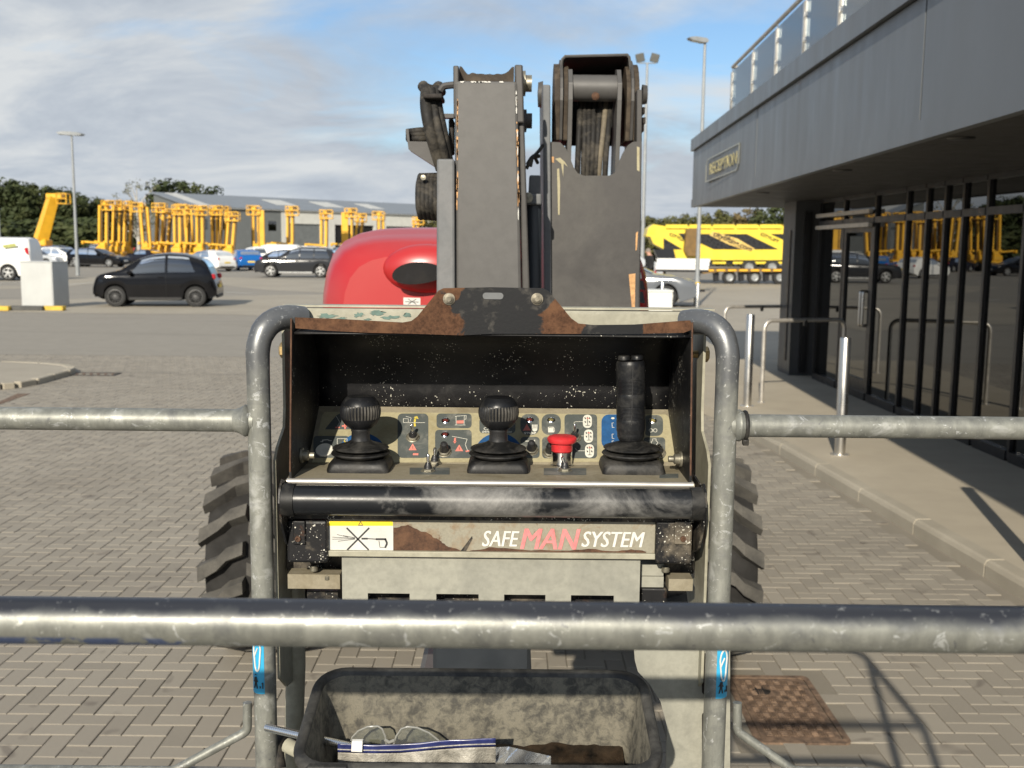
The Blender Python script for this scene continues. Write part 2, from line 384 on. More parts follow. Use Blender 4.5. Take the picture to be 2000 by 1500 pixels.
# flush concrete aprons of the yard, sheets a few millimetres above the asphalt
apA = struct(sheet('concrete_apron', [G(-260, 603), G(120, 611), G(420, 613), G(700, 622), G(1000, 640), G(1000, 585), G(660, 574), G(430, 578), G(200, 582), G(112, 584), G(-260, 586)], -.009, 'concrete'))
apB = struct(sheet('concrete_apron', [G(330, 545), G(430, 556), G(520, 566), G(660, 572), G(1010, 583), G(1010, 548), G(640, 548), G(430, 541)], -.0095, 'concrete'))
apC = struct(sheet('concrete_apron', [(2.6, 17.4), (40, 17.4), (46, 62), (5.0, 62), (3.1, 30)], -.0085, 'concrete'))
apD = struct(sheet('concrete_apron', [G(-200, 560), G(110, 557), G(111, 541), G(190, 541), G(240, 548), G(185, 553), G(112, 562), G(-200, 568)], -.0092, 'concrete'))
for k, (a_, b_) in enumerate((((0, 553), (110, 547)), ((112, 558), (185, 551)), ((112, 573), (130, 573)), ((440, 570), (500, 574)))):
    p, q = G(*a_), G(*b_); d = (q-p).normalized(); n_ = Vector((-d.y, d.x, 0))*.07
    struct(sheet('road_marking', [p+n_, q+n_, q-n_, p-n_], -.004, 'white_line'))
# kerbed island with drain on the left
isl = [G(-420, 745), G(-150, 722), G(0, 716), G(75, 719), G(118, 723), G(131, 728), G(120, 734), G(90, 742), G(58, 751), G(25, 757), G(0, 759), G(-220, 772), G(-420, 790)]
island = struct(sheet('traffic_island', isl, .075, 'concrete', .09))
cen = sum((Vector(p) for p in isl), Vector())/len(isl)
for i in range(len(isl)-1):
    p, q = Vector(isl[i]), Vector(isl[i+1]); d = (q-p).normalized(); n_ = Vector((d.y, -d.x, 0)); n_ = n_ if n_.dot(p-cen) > 0 else -n_
    b = MB(); m = (p+q)/2+n_*.062; b.box((m.x, m.y, .036), ((q-p).length-.012, .12, .092), (0, 0, math.atan2(d.y, d.x)), 0, .012); b.build('kerb_stone', 'kerbstone', island)
plain('iron_rust', (.18, .118, .076), .8, .1, .3, 30, .4, .001, world=True, col2=(.06, .04, .028)); plain('iron_dark', (.035, .03, .027), .7, .5, .3, 30)
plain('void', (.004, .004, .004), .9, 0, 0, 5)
dg_ = empty('drain_grate', G(164, 731, .0), R(2), 'small dark slotted drain grate at the tip of the kerbed island', 'drain')
b = MB(); b.ring(rrect(1.0, .34, .02), rrect(.92, .26, .015), (0, 0, -.005), (1, 0, 0), (0, 1, 0), .012); b.build('frame', 'iron_dark', dg_)
b = MB(); b.box((0, 0, -.004), (.94, .28, .004)); b.build('sump', 'void', dg_)
for i in range(9): b = MB(); b.box((-.42+i*.105, 0, .001), (.035, .27, .01), (0, 0, .35)); b.build('bar', 'iron_rust', dg_)
sl = [G(-60, 801), G(0, 784), G(34, 769), G(60, 769), G(0, 790), G(-60, 812)]
so = tag(sheet('service_cover', [Vector(p) for p in sl], .0035, 'iron_rust', .03), 'flat brown service cover set in the blocks beside the kerbed island', 'cover')
# rusty access cover in the blocks
mh = empty('access_cover', ((MH[0]+MH[1])/2, (MH[2]+MH[3])/2, 0), 0, 'rusty square access cover with raised tread pattern set in paving', 'manhole cover')
mw, mdp = MH[1]-MH[0], MH[3]-MH[2]
b = MB(); b.ring(rrect(mw, mdp, .03), rrect(mw-.05, mdp-.05, .022), (0, 0, -.02), (1, 0, 0), (0, 1, 0), .0225); b.build('frame', 'iron_rust', mh)
b = MB(); b.ext(rrect(mw-.06, mdp-.06, .02), (0, 0, -.02), (1, 0, 0), (0, 1, 0), .0195); plate = b.build('plate', 'iron_rust', mh)
tb = MB(); nx_, ny_ = 9, 10; sx_, sy_ = (mw-.1)/nx_, (mdp-.1)/ny_
for i in range(nx_):
    for j in range(ny_):
        cx, cy = -(mw-.1)/2+sx_*(i+.5), -(mdp-.1)/2+sy_*(j+.5)
        if (i, j) in ((3, 7), (4, 7)): continue
        for k in range(3):
            dd = (k-1)*sx_*.27
            if (i+j) % 2: tb.box((cx+dd, cy, .0025), (sx_*.15, sy_*.78, .006), None, 0, .0015)
            else: tb.box((cx, cy+dd*sy_/sx_, .0025), (sx_*.78, sy_*.15, .006), None, 0, .0015)
t_ = tb.build('tread', 'iron_rust', mh); t_['kind'] = 'stuff'
b = MB(); b.lathe([(.0, .003), (.022, .003), (.024, .0015), (.036, .0015), (.04, -.001)], Matrix.Translation((-.055, .16, .0015)), 20); b.build('keyhole', 'iron_dark', mh)
# ------------------------------------------------------------------ reception building
def panel_mat(name, c, rough=.35, metal=.0, streak=.18):
    b = NB(name); v = b.wcoord((1, 1, .18)); n1 = b.noise(v, 5, 5, .65); v2 = b.wcoord(); n2 = b.noise(v2, 1.1, 4)
    col = b.mix(b.ramp(n1, [(.4, 0.), (.75, streak*1.8)]), c, tuple(min(1, x*1.6+.015) for x in c)); col = b.mix(b.ramp(n2, [(.4, .25), (.65, 0.)]), col, tuple(x*.72 for x in c))
    b.set('Base Color', col); b.set('Roughness', b.ramp(n1, [(.3, rough-.05), (.7, rough+.12)])); b.set('Metallic', metal)
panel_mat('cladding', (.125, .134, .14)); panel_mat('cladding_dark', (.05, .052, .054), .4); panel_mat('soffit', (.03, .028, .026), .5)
plain('mullion', (.012, .012, .013), .35, 0, .1, 4); plain('interior', (.03, .029, .028), .8, 0, .1, 2)
plain('steel', (.62, .6, .56), .3, 1, .04, 1.2); plain('rail_steel', (.55, .52, .47), .4, .7, .1, 8); plain('chrome', (.75, .75, .74), .1, 1, .03, 8)
def glass(name, tint, ior=1.5, rough=0.0, dirt=.0):
    b = NB(name); b.t.nodes.remove(b.b); tr = b.n('ShaderNodeBsdfTransparent'); tr.inputs[0].default_value = (*tint, 1); gl = b.n('ShaderNodeBsdfGlossy'); gl.inputs['Roughness'].default_value = rough
    gl.inputs[0].default_value = (.95, .96, .96, 1)
    fr = b.n('ShaderNodeFresnel'); fr.inputs[0].default_value = ior; ms = b.n('ShaderNodeMixShader'); b.l(fr.outputs[0], ms.inputs[0]); b.l(tr.outputs[0], ms.inputs[1]); b.l(gl.outputs[0], ms.inputs[2])
    if dirt:
        df = b.n('ShaderNodeBsdfDiffuse'); df.inputs[0].default_value = (.5, .52, .54, 1); m2 = b.n('ShaderNodeMixShader'); m2.inputs[0].default_value = dirt
        b.l(ms.outputs[0], m2.inputs[1]); b.l(df.outputs[0], m2.inputs[2]); b.l(m2.outputs[0], b.o.inputs[0])
    else: b.l(ms.outputs[0], b.o.inputs[0])
glass('shop_glass', (.05, .052, .055), 2.0); glass('rail_glass', (.86, .9, .9), 1.5, 0, .12)
bl = wempty('reception_building', (4.6, 9.0, .1), 'dark grey reception building with deep canopy and glass balcony above', 'building')
def gx(Y): return 4.32-.006*(Y-14.9)             # glazing line
def fx(Y): return 2.95+.036*(Y-17.4)              # canopy edge line
YF, YN = 17.4, 1.2; ZS, ZT = 2.60, 3.70; FL = .1
def along(name, f, y0, y1, z0, z1, t0, t1, mat, parent=bl, ch=0, bevel=0):   # slab following a line f(Y), from offset t0 to t1 across
    b = MB(); p = [(f(y0)+t0, y0), (f(y0)+t1, y0), (f(y1)+t1, y1), (f(y1)+t0, y1)]; b.ext(p, (0, 0, z0), (1, 0, 0), (0, 1, 0), z1-z0)
    return b.build(name, mat, parent, bevel=bevel)
# canopy: core, fascia panels, lips, soffit planks
b = MB(); b.ext([(fx(YN)+.06, YN), (14, YN), (14, YF-.06), (fx(YF)+.06, YF-.06)], (0, 0, ZS+.03), (1, 0, 0), (0, 1, 0), ZT-ZS-.06); b.build('canopy', 'cladding_dark', bl)
cuts = [YF-.01, 12.05, 6.72, 1.25]
for i in range(3): along('fascia_panel', fx, cuts[i+1]+.012, cuts[i]-.012, ZS+.13, ZT-.20, .0, .055, 'cladding')
along('lower_lip', fx, YN, YF+.004, ZS, ZS+.127, -.012, .056, 'cladding', bevel=.004); along('upper_lip', fx, YN, YF+.03, ZT-.19, ZT, -.045, .058, 'cladding', bevel=.005)
b = MB(); b.box(((fx(YF)+14)/2, YF-.025, (ZS+ZT)/2), (14-fx(YF)-.14, .06, ZT-ZS-.02)); b.build('end_fascia', 'cladding', bl)
y = YN+.05
while y < YF-.2:
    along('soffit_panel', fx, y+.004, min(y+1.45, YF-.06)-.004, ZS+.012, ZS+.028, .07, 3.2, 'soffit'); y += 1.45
for (px, py) in ((1490, 377), (1646, 333), (1877, 270)):
    p = G(px, py, ZS+.008); b = MB(); b.lathe([(.0, 0), (.075, 0), (.085, .008)], Matrix.Translation((p.x, p.y, ZS+.001)), 20); b.build('downlight', 'mullion', bl)
# walls, piers and glazing
YE = 15.05
b = MB(); b.ext([(gx(YE)-.28, YE-.03), (gx(YE)+.34, YE-.03), (gx(YE)+.34, YE+.62), (gx(YE)-.28, YE+.62)], (0, 0, FL), (1, 0, 0), (0, 1, 0), ZS-FL+.03); b.build('corner_pier', 'cladding_dark', bl)
b = MB(); b.box((9.3, YE+.3, 1.4), (9.6, .3, 2.6)); b.build('end_wall', 'cladding_dark', bl)
b = MB(); b.box((8.5, 8.3, 1.45), (.2, 15, 2.7)); b.build('back_wall', 'interior', bl)
b = MB(); b.box((6.6, 8.2, FL+.006), (3.9, 13.8, .012)); b.build('interior_floor', 'interior', bl)
mul_px = [1590, 1637, 1697, 1757, 1795, 1830, 1865, 1912, 1985, 2080, 2200]
def y_at_px(px, f):                              # where the vertical plane of a pixel column meets the line X = f(Y)
    t = (px-1000)/FPX*1.008; lo, hi = .5, 40
    for _ in range(50):
        m = (lo+hi)/2
        if f(m)/m > t: lo = m
        else: hi = m
    return lo
ys = [y_at_px(p, gx) for p in mul_px]
GT, TR = ZS+.012, 2.28                           # top of glazing, transom
for y in ys: along('mullion', gx, y-.024, y+.024, FL+.02, GT, -.035, .035, 'mullion')
for i in range(len(ys)-1):
    y0, y1 = ys[i+1]+.03, ys[i]-.03
    along('sill', gx, y0, y1, FL+.0, FL+.09, -.045, .045, 'mullion'); along('transom', gx, y0, y1, TR-.035, TR+.035, -.04, .04, 'mullion'); along('head', gx, y0, y1, GT-.05, GT-.002, -.04, .04, 'mullion')
    if i == 1: continue                          # the door stands here
    along('pane', gx, y0-.005, y1+.005, FL+.085, TR-.03, -.004, .004, 'shop_glass'); along('pane', gx, y0-.005, y1+.005, TR+.03, GT-.045, -.004, .004, 'shop_glass')
y0, y1 = ys[2]+.03, ys[1]-.03
dr = along('door', gx, y0, y0+.09, FL+.09, TR-.04, -.03, .03, 'mullion')
for nm, a_, c_, z0, z1 in (('stile', y1-.09, y1, FL+.09, TR-.04), ('rail', y0+.091, y1-.091, TR-.14, TR-.04), ('rail', y0+.091, y1-.091, FL+.09, FL+.24)): along(nm, gx, a_, c_, z0, z1, -.03, .03, 'mullion', dr)
along('pane', gx, y0+.085, y1-.085, FL+.235, TR-.135, -.004, .004, 'shop_glass', dr); along('pane', gx, y0, y1, TR+.03, GT-.045, -.004, .004, 'shop_glass')
hx, hy = gx(y0+.12)-.07, y0+.14
b = MB(); b.tube(fillet([(hx+.06, hy, 1.0), (hx, hy, 1.0), (hx, hy, 1.42), (hx+.06, hy, 1.42)], .04), .017, 10); b.tube(fillet([(hx+.06, hy+.1, 1.0), (hx, hy+.1, 1.0), (hx, hy+.1, 1.42), (hx+.06, hy+.1, 1.42)], .04), .017, 10); b.build('handle', 'steel', dr)
for z in (2.36, 2.2): along('door_header', gx, y0+.0, ys[0]-.05, z, z+.05, -.1, -.052, 'rail_steel')
# dark downpipe strip on the pier
b = MB(); b.box((gx(YE)-.288, YE+.2, 1.25), (.012, .09, 1.9)); b.build('cover_strip', 'mullion', bl)
b = MB(); b.box((gx(YE)-.1, YE-.055, 1.3), (.1, .045, 2.3)); b.build('door_track', 'mullion', bl)
# balcony balustrade
RZ = 4.33; ba = lambda Y: fx(Y)+.07
yp = [y_at_px(p, ba) for p in (1409, 1447, 1490, 1541, 1606, 1682, 1775, 1890, 2040)]
for y in yp:
    b = MB(); b.box((ba(y), y, (ZT+RZ-.07)/2), (.045, .03, RZ-.07-ZT), None, 0, .004); b.cyl((ba(y), y, RZ-.07), (ba(y), y, RZ-.005), .009, 8); b.build('balustrade_post', 'steel', bl)
    b = MB(); b.box((ba(y), y-.045, RZ-.2), (.03, .06, .045), None, 0, .006); b.build('clamp', 'steel', bl); b = MB(); b.box((ba(y), y-.045, ZT+.2), (.03, .06, .045), None, 0, .006); b.build('clamp', 'steel', bl)
for i in range(len(yp)-1): along('balustrade_glass', ba, yp[i+1]+.03, yp[i]-.03, ZT+.03, RZ-.06, -.005, .005, 'rail_glass')
b = MB(); b.tube(fillet([(ba(1.4), 1.4, RZ), (ba(yp[0]), yp[0]+.02, RZ), (ba(yp[0])+3.2, yp[0]+.06, RZ)], .03), .024, 12); b.build('handrail', 'rail_steel', bl)
for k in (1, 2, 3):
    X = ba(yp[0])+k*1.02; b = MB(); b.box((X, yp[0]+.03, (ZT+RZ)/2-.02), (.03, .045, RZ-ZT-.04)); b.build('balustrade_post', 'steel', bl)
    b = MB(); b.box((X-.51, yp[0]+.03, (ZT+RZ)/2-.02), (.92, .01, RZ-ZT-.12)); b.build('balustrade_glass', 'rail_glass', bl)
# RECEPTION sign on the fascia
plain('sign_face', (.085, .09, .092), .35, 0, .05, 5); plain('sign_gold', (.55, .47, .2), .45, 0, .1, 8); plain('sign_edge', (.42, .4, .3), .3, .6, .1, 8)
ya, yb = y_at_px(1367, lambda Y: fx(Y)-.03), y_at_px(1424, lambda Y: fx(Y)-.03)
ym = (ya+yb)/2; Ls = ya-yb; zc_ = 3.06; hs = .33
sg = wempty('reception_sign', (fx(ym)-.02, ym, zc_), 'dark grey wall sign with gold word RECEPTION on the canopy fascia', 'sign')
uu = Vector((-.02, -1, 0)).normalized(); vv = Vector((0, 0, 1)); so_ = Vector((fx(ym)-.001, ym, zc_))
pl = [(-Ls/2, -hs/2), (Ls/2-.13, -hs/2), (Ls/2-.02, -hs/2+.08), (Ls/2, hs/2), (-Ls/2+.13, hs/2), (-Ls/2+.02, hs/2-.08)]
b = MB(); b.ext(pl, so_, uu, vv, -.03); b.build('panel', 'sign_face', sg, bevel=.003)
inn = [(x*.965, y*.9) for x, y in pl]
b = MB(); b.ring(pl, inn, so_+Vector((-.032, 0, 0)), uu, vv, -.006); b.build('border', 'sign_edge', sg)
text_obj('RECEPTION', 'lettering', 'sign_gold', sg, so_-uu*(Ls*.37)-vv*.078+Vector((-.031, 0, 0)), uu, vv, .155, 0, .001, .004, 'LEFT', Ls*.74/1.06)

# ------------------------------------------------------------------ bollards, hoops, lamps
bol_pos = [G(1640, 888, FL), G(1459, 793, FL), Vector((3.03, 5.72, FL)), G(1361, 625, 0), G(1292, 620, 0)]
bol_lab = ['stainless steel bollard standing on the footway in front of the glazed doors', 'stainless steel bollard on the footway beside the near hoop barrier', 'stainless steel bollard on the footway by the kerb, out by the tall panes', 'slim steel bollard beside the foot of the grey lamp post', 'slim pale bollard in front of the white storage box']
for i, p in enumerate(bol_pos):
    o = empty('bollard', p, 0, bol_lab[i], 'bollard', 'steel bollards along the footway'); r_ = .048 if i < 3 else .05; h_ = (1.05, 1.07, 1.05, 1.0, 1.0)[i]
    b = MB(); b.lathe([(r_, .004), (r_, h_-.012), (r_*.9, h_), (0, h_+.003)], None, 28); b.build('post', 'steel', o)
    b = MB(); b.lathe([(r_+.035, .0), (r_+.035, .006), (r_+.002, .009)], None, 28); b.build('base_ring', 'rail_steel', o)
def hoop(p, q, h_, label):
    p, q = Vector(p), Vector(q); o = wempty('hoop_barrier', tuple((p+q)/2), label, 'barrier', 'hoop barriers by the doors')
    b = MB(); b.tube(fillet([p, p+Vector((0, 0, h_)), q+Vector((0, 0, h_)), q], .12, 8), .025, 12); b.build('hoop', 'rail_steel', o)
    m = p.lerp(q, .5)+Vector((0, 0, h_-.03)); b = MB(); b.box(m, (.04, .05, .08), None, 0, .006); b.build('sensor_box', 'mullion', o)
    for e in (p, q): b = MB(); b.lathe([(.05, 0), (.05, .006), (.022, .009)], Matrix.Translation(e), 18); b.build('base_plate', 'rail_steel', o)
pa = G(1487, 786, FL); hoop(pa, (pa.x+1.06, pa.y+.35, FL), .98, 'bent steel hoop barrier next to the bollard, nearer the kerb corner')
pb = G(1405, 722, FL); hoop((pb.x, 15.4, FL), (pb.x+1.18, 15.75, FL), .97, 'bent steel hoop barrier in front of the grey corner pier')
plain('lamp_grey', (.29, .305, .31), .45, .3, .08, 3); plain('lamp_lens', (.5, .5, .46), .3, 0, .05, 3); plain('lamp_dark', (.12, .12, .11), .5, .2, .1, 3)
def lamp_post(base, h_, r0, heads, label, arm=.0, scale=1):
    o = empty('lamp_post', base, 0, label, 'lamp post'); b = MB()
    b.tube([(0, 0, 0), (0, 0, 1.0), (0, 0, 1.02), (0, 0, h_)], [r0*1.25, r0*1.25, r0, r0*.6], 12); b.build('pole', 'lamp_grey', o)
    for (dx, dy, t) in heads:
        L = .62*scale; b = MB(); prof = [(-L*.1, -.02), (L*.2, -.05), (L*.9, -.03), (L, .03), (L*.6, .1), (0, .11), (-L*.12, .05)]
        ang = math.atan2(dy, dx); u = Vector((math.cos(ang)*math.cos(t), math.sin(ang)*math.cos(t), math.sin(t))); v = Vector((-math.cos(ang)*math.sin(t), -math.sin(ang)*math.sin(t), math.cos(t))); w_ = u.cross(v)
        b.ext([(x, z*scale) for x, z in prof], Vector((0, 0, h_))-w_*.13*scale, u, v, .26*scale); hd = b.build('lamp_head', 'lamp_grey', o, bevel=.02*scale)
        b = MB(); b.box(Vector((0, 0, h_))+u*(L*.55)-v*(.046*scale), (.3*scale, .2*scale, .012), Matrix((u, -w_, v)).transposed()); b.build('lens', 'lamp_lens', hd)
    return o
l1 = G(1360, 598, 0); lamp_post(l1, (l1.y/FPX)*(598-105)*1.01, .075, [(-1, -.25, .12)], 'grey lamp post with one head behind the canopy corner')
l2 = G(152, 538, 0); lamp_post(l2, (l2.y/FPX)*(538-270)*1.0, .1, [(-1, -.3, .05), (1, -.3, -.05)], 'tall grey lamp post with twin heads among parked cars', 0, 1.35)
l3 = Vector((0, 0, 0)); l3.y = 95; l3.x = 95*250/FPX
o = empty('floodlight_mast', l3, 0, 'thin mast with two floodlights far behind the grey boom', 'floodlight'); hm = 95/FPX*(478-128)+1.9
b = MB(); b.tube([(0, 0, 0), (0, 0, hm)], [.2, .1], 10); b.build('pole', 'lamp_grey', o); b = MB(); b.cyl((-.75, 0, hm), (.75, 0, hm), .05, 8); b.build('crossarm', 'lamp_grey', o)
for sx in (-1, 1): b = MB(); b.box((sx*.65, 0, hm+.45), (.75, .3, .75), (.25, sx*.25, 0), 0, .05); b.build('floodlight', 'lamp_dark', o)
l4 = Vector((-58.5, 119, 0)); o = empty('floodlight_mast', l4, 0, 'bare thin grey pole in front of the tree line', 'pole'); b = MB(); b.tube([(0, 0, 0), (0, 0, 6.4)], [.14, .1], 10); b.build('pole', 'lamp_grey', o); o.name = 'utility_pole'
# warning tape band on lamp post foot
b = MB(); b.cyl((0, 0, .55), (0, 0, .82), .102, 14); t_ = b.build('warning_band', 'yellow_paint', bpy.data.objects['lamp_post'])
# grey cabinet on a striped kerb
cp = G(74, 601, 0); cs = cp.y/FPX
plain('cabinet', (.44, .45, .44), .5, 0, .05, 1.5); cb = empty('roadside_cabinet', (cp.x, cp.y, .0), R(-6), 'tall pale grey metal roadside cabinet on striped kerb', 'cabinet')
cw, chh = 66*cs, 86*cs
b = MB(); b.box((0, .45, chh/2+.03), (cw, .9, chh), None, 0, .012); b.build('housing', 'cabinet', cb); b = MB(); b.box((0, .45, chh+.045), (cw+.03, .93, .03), None, 0, .008); b.build('lid', 'cabinet', cb)
b = MB(); b.box((0, -.006, chh/2+.03), (cw-.05, .012, chh-.06), None, 0, .004); d_ = b.build('door', 'cabinet', cb); b = MB(); b.box((-cw/2-.06, .3, .5), (.1, .12, .13), None, 0, .02); b.build('socket_box', 'cabinet', cb)
ks = struct(sheet('striped_kerb', [G(-200, 606), G(121, 607), G(121, 600), G(-200, 599)], .004, 'dirt_concrete', .016))
xs = [-150, -66, 16, 82, 121]
for i in range(4):
    p, q = G(xs[i], 606), G(xs[i+1], 607); b = MB(); b.box(((p.x+q.x)/2, (p.y+q.y)/2+.12, .06), (q.x-p.x-.01, .24, .13), None, 0, .015); b.build('kerb_stone', 'yellow_paint' if i in (1, 3) else 'dark_paint', ks)
# white storage box with a bollard
bp_ = G(1288, 632, 0); o = empty('storage_box', (bp_.x-.0, bp_.y+.4, 0), 0, 'low white metal storage box behind a slim bollard', 'box'); s_ = bp_.y/FPX
plain('box_white', (.62, .62, .58), .5, 0, .06, 3)
b = MB(); b.box((0, .4, 30*s_), (58*s_, .8, 60*s_), None, 0, .01); b.build('body', 'box_white', o); b = MB(); b.box((0, .4, 60.5*s_+.02), (60*s_, .84, .05), None, 0, .01); b.build('lid', 'box_white', o)
# ------------------------------------------------------------------ boom lift in front of the camera
def galv(name, worn):                            # zinc tube: dull grey green, wiped dark where hands polish it
    b = NB(name); v = b.wcoord((1, 1, .35)); v1 = b.wcoord(); n1 = b.noise(v, 60, 5, .65); n2 = b.noise(v1, 22, 5, .6, .5); n3 = b.noise(v1, 150, 3, .7); vh = b.wcoord((.25, 1, 1)); n4 = b.noise(vh, 70, 4, .6)
    c = b.mix(b.ramp(n1, [(.35, 0.), (.65, 1.)]), (.155, .158, .142), (.24, .243, .215))
    sc = b.noise(v1, 48, 6, .75, 1.2); c = b.mix(b.ramp(sc, [(.6, 0.), (.64, .85)]), c, (.42, .43, .42)); c = b.mix(b.ramp(sc, [(.33, .8), (.38, 0.)]), c, (.085, .088, .092)); c = b.mix(b.ramp(n2, [(.56, 0.), (.68, .8)]), c, (.38, .385, .365)); c = b.mix(b.ramp(n2, [(.28, .75), (.42, 0.)]), c, (.1, .103, .103))
    c = b.mix(b.ramp(n3, [(.66, 0.), (.74, .7)]), c, (.5, .5, .46)); rough = .5
    c = b.mix(b.ramp(n4, [(.3, .5), (.45, 0.)]), c, (.13, .13, .127))
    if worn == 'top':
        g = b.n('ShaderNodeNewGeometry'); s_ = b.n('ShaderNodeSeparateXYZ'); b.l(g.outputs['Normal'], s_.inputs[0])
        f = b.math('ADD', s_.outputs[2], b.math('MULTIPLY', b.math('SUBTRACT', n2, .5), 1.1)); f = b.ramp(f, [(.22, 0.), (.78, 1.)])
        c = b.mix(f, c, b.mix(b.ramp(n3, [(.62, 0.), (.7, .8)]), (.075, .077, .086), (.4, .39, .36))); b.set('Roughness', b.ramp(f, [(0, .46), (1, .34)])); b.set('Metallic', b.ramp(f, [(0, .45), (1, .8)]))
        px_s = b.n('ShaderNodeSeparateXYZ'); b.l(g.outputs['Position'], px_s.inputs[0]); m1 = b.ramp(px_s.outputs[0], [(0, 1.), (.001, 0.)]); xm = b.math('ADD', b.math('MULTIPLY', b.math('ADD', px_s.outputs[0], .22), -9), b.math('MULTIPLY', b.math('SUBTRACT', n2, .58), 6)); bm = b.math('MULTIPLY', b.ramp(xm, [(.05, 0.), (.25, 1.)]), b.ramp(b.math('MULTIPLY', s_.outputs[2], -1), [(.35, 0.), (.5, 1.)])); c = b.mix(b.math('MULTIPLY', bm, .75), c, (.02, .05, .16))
    elif worn == 'high':
        g = b.n('ShaderNodeNewGeometry'); s_ = b.n('ShaderNodeSeparateXYZ'); b.l(g.outputs['Position'], s_.inputs[0])
        f = b.math('ADD', b.math('MULTIPLY', b.math('SUBTRACT', s_.outputs[2], 1.665), 7), b.math('MULTIPLY', b.math('SUBTRACT', n2, .5), 1.6)); f = b.ramp(f, [(.0, 0.), (.5, .8)])
        c = b.mix(f, c, b.mix(b.ramp(n3, [(.6, 0.), (.7, .8)]), (.13, .135, .145), (.5, .5, .48))); b.set('Roughness', b.ramp(f, [(0, .52), (1, .35)])); b.set('Metallic', b.ramp(f, [(0, .2), (1, .7)]))
    else: b.set('Roughness', rough); b.set('Metallic', .35)
    b.set('Base Color', c); b.bump(n3, .12, .001)
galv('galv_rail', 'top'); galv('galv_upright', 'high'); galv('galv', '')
def dirty(name, c, d, amount=.5, scale=16, rough=.55, speck=0, metal=0, rustc=None, bump=.15):
    b = NB(name); v = b.wcoord(); n1 = b.noise(v, scale, 7, .68, .6); n2 = b.noise(v, scale*9, 3, .7); n3 = b.noise(v, scale*.35, 4, .6)
    f = b.math('ADD', n1, b.math('MULTIPLY', b.math('SUBTRACT', n3, .5), .7)); k = b.mix(b.ramp(f, [(.62-amount*.4, 0.), (.84-amount*.35, .95)]), c, d)
    k = b.mix(b.ramp(n2, [(.3, .3), (.6, 0.)]), k, tuple(x*.5 for x in c))
    if speck: k = b.mix(b.ramp(b.math('ADD', b.noise(v, 330, 2, .5), b.math('MULTIPLY', b.math('SUBTRACT', b.noise(v, 17, 3, .6), .56), .5)), [(.76-speck, 0.), (.785-speck, 1.)]), k, (.55, .53, .46))
    if rustc: k = b.mix(b.ramp(b.noise(v, scale*1.3, 6, .7), [(.6, 0.), (.68, .9)]), k, rustc)
    b.set('Base Color', k); b.set('Roughness', b.ramp(n1, [(.3, rough-.1), (.7, rough+.15)])); b.set('Metallic', metal); b.bump(n2, bump, .001)
    if sum(c) < .08: b.set('Specular IOR Level', .3)
dirty('black_paint', (.005, .005, .006), (.026, .025, .024), .25, 14, .45, .075)
dirty('black_steel', (.008, .008, .009), (.16, .135, .1), .3, 26, .5, .1, 0, (.05, .025, .015)); dirty('roller_black', (.011, .012, .014), (.2, .195, .185), .36, 9, .33)
dirty('black_rubber', (.009, .009, .009), (.05, .047, .042), .42, 30, .5); dirty('cream', (.24, .228, .172), (.34, .325, .25), .7, 8, .55, 0, 0, None); dirty('cream_green', (.27, .258, .2), (.36, .345, .27), .6, 10, .5, 0, 0, None)
dirty('grey_plate', (.225, .223, .19), (.29, .285, .238), .6, 8, .5); dirty('decal_cream', (.34, .305, .19), (.24, .2, .105), .28, 20, .6); dirty('deck_metal', (.25, .22, .157), (.15, .124, .075), .4, 18, .5)
dirty('decal_grey', (.075, .085, .082), (.17, .17, .15), .28, 40, .55); plain('decal_blue', (.02, .085, .22), .5, 0, .15, 60); plain('decal_pink', (.62, .2, .16), .6, 0, .12, 60); plain('decal_white', (.6, .59, .52), .6, 0, .1, 60); plain('decal_yellow', (.62, .5, .08), .6, 0, .12, 60)
plain('stop_red', (.55, .03, .035), .4, 0, .15, 60); plain('sticker_white', (.55, .545, .51), .45, 0, .05, 40); plain('sticker_yellow', (.75, .55, .02), .45, 0, .05, 40); plain('sticker_black', (.03, .03, .032), .5, 0, .1, 40); plain('sticker_blue', (.03, .33, .56), .4, 0, .08, 40)
plain('letter_white', (.6, .59, .55), .5, 0, .05, 60); plain('letter_pink', (.66, .2, .2), .5, 0, .12, 120)
def rust_mat(name, base=(.085, .04, .021), paint=None):
    b = NB(name); v = b.wcoord(); n1 = b.noise(v, 230, 4, .7); n2 = b.noise(v, 45, 5, .6, .3); n3 = b.noise(v, 13, 5, .6, .8)
    c = b.mix(b.ramp(n1, [(.35, 0.), (.65, 1.)]), tuple(x*.45 for x in base), base); c = b.mix(b.ramp(n2, [(.45, 0.), (.7, .7)]), c, (.135, .068, .035))
    rg = .85
    if paint is not None:
        g = b.n('ShaderNodeNewGeometry'); s_ = b.n('ShaderNodeSeparateXYZ'); b.l(g.outputs['Position'], s_.inputs[0]); f = None
        for (x0, hw) in paint:                   # patches where black paint still holds
            q = b.math('SUBTRACT', 1.0, b.math('DIVIDE', b.math('ABSOLUTE', b.math('SUBTRACT', s_.outputs[0], x0)), hw)); f = q if f is None else b.math('MAXIMUM', f, q)
        f = b.math('ADD', f, b.math('MULTIPLY', b.math('SUBTRACT', n3, .5), 1.7)); m_ = b.ramp(f, [(.10, 0.), (.15, 1.)])
        pk = b.mix(b.ramp(n2, [(.55, 0.), (.75, .6)]), (.006, .0065, .008), (.11, .1, .085)); c = b.mix(m_, c, pk); b.set('Roughness', b.ramp(m_, [(0, .9), (1, .5)])); b.set('Specular IOR Level', .25)
    else: b.set('Roughness', rg)
    b.set('Base Color', c); b.bump(n1, .3 if paint else .5, .0006 if paint else .0015)
rust_mat('rust'); rust_mat('hood_rust', (.095, .046, .025), [(-.023, .07), (.147, .055)])
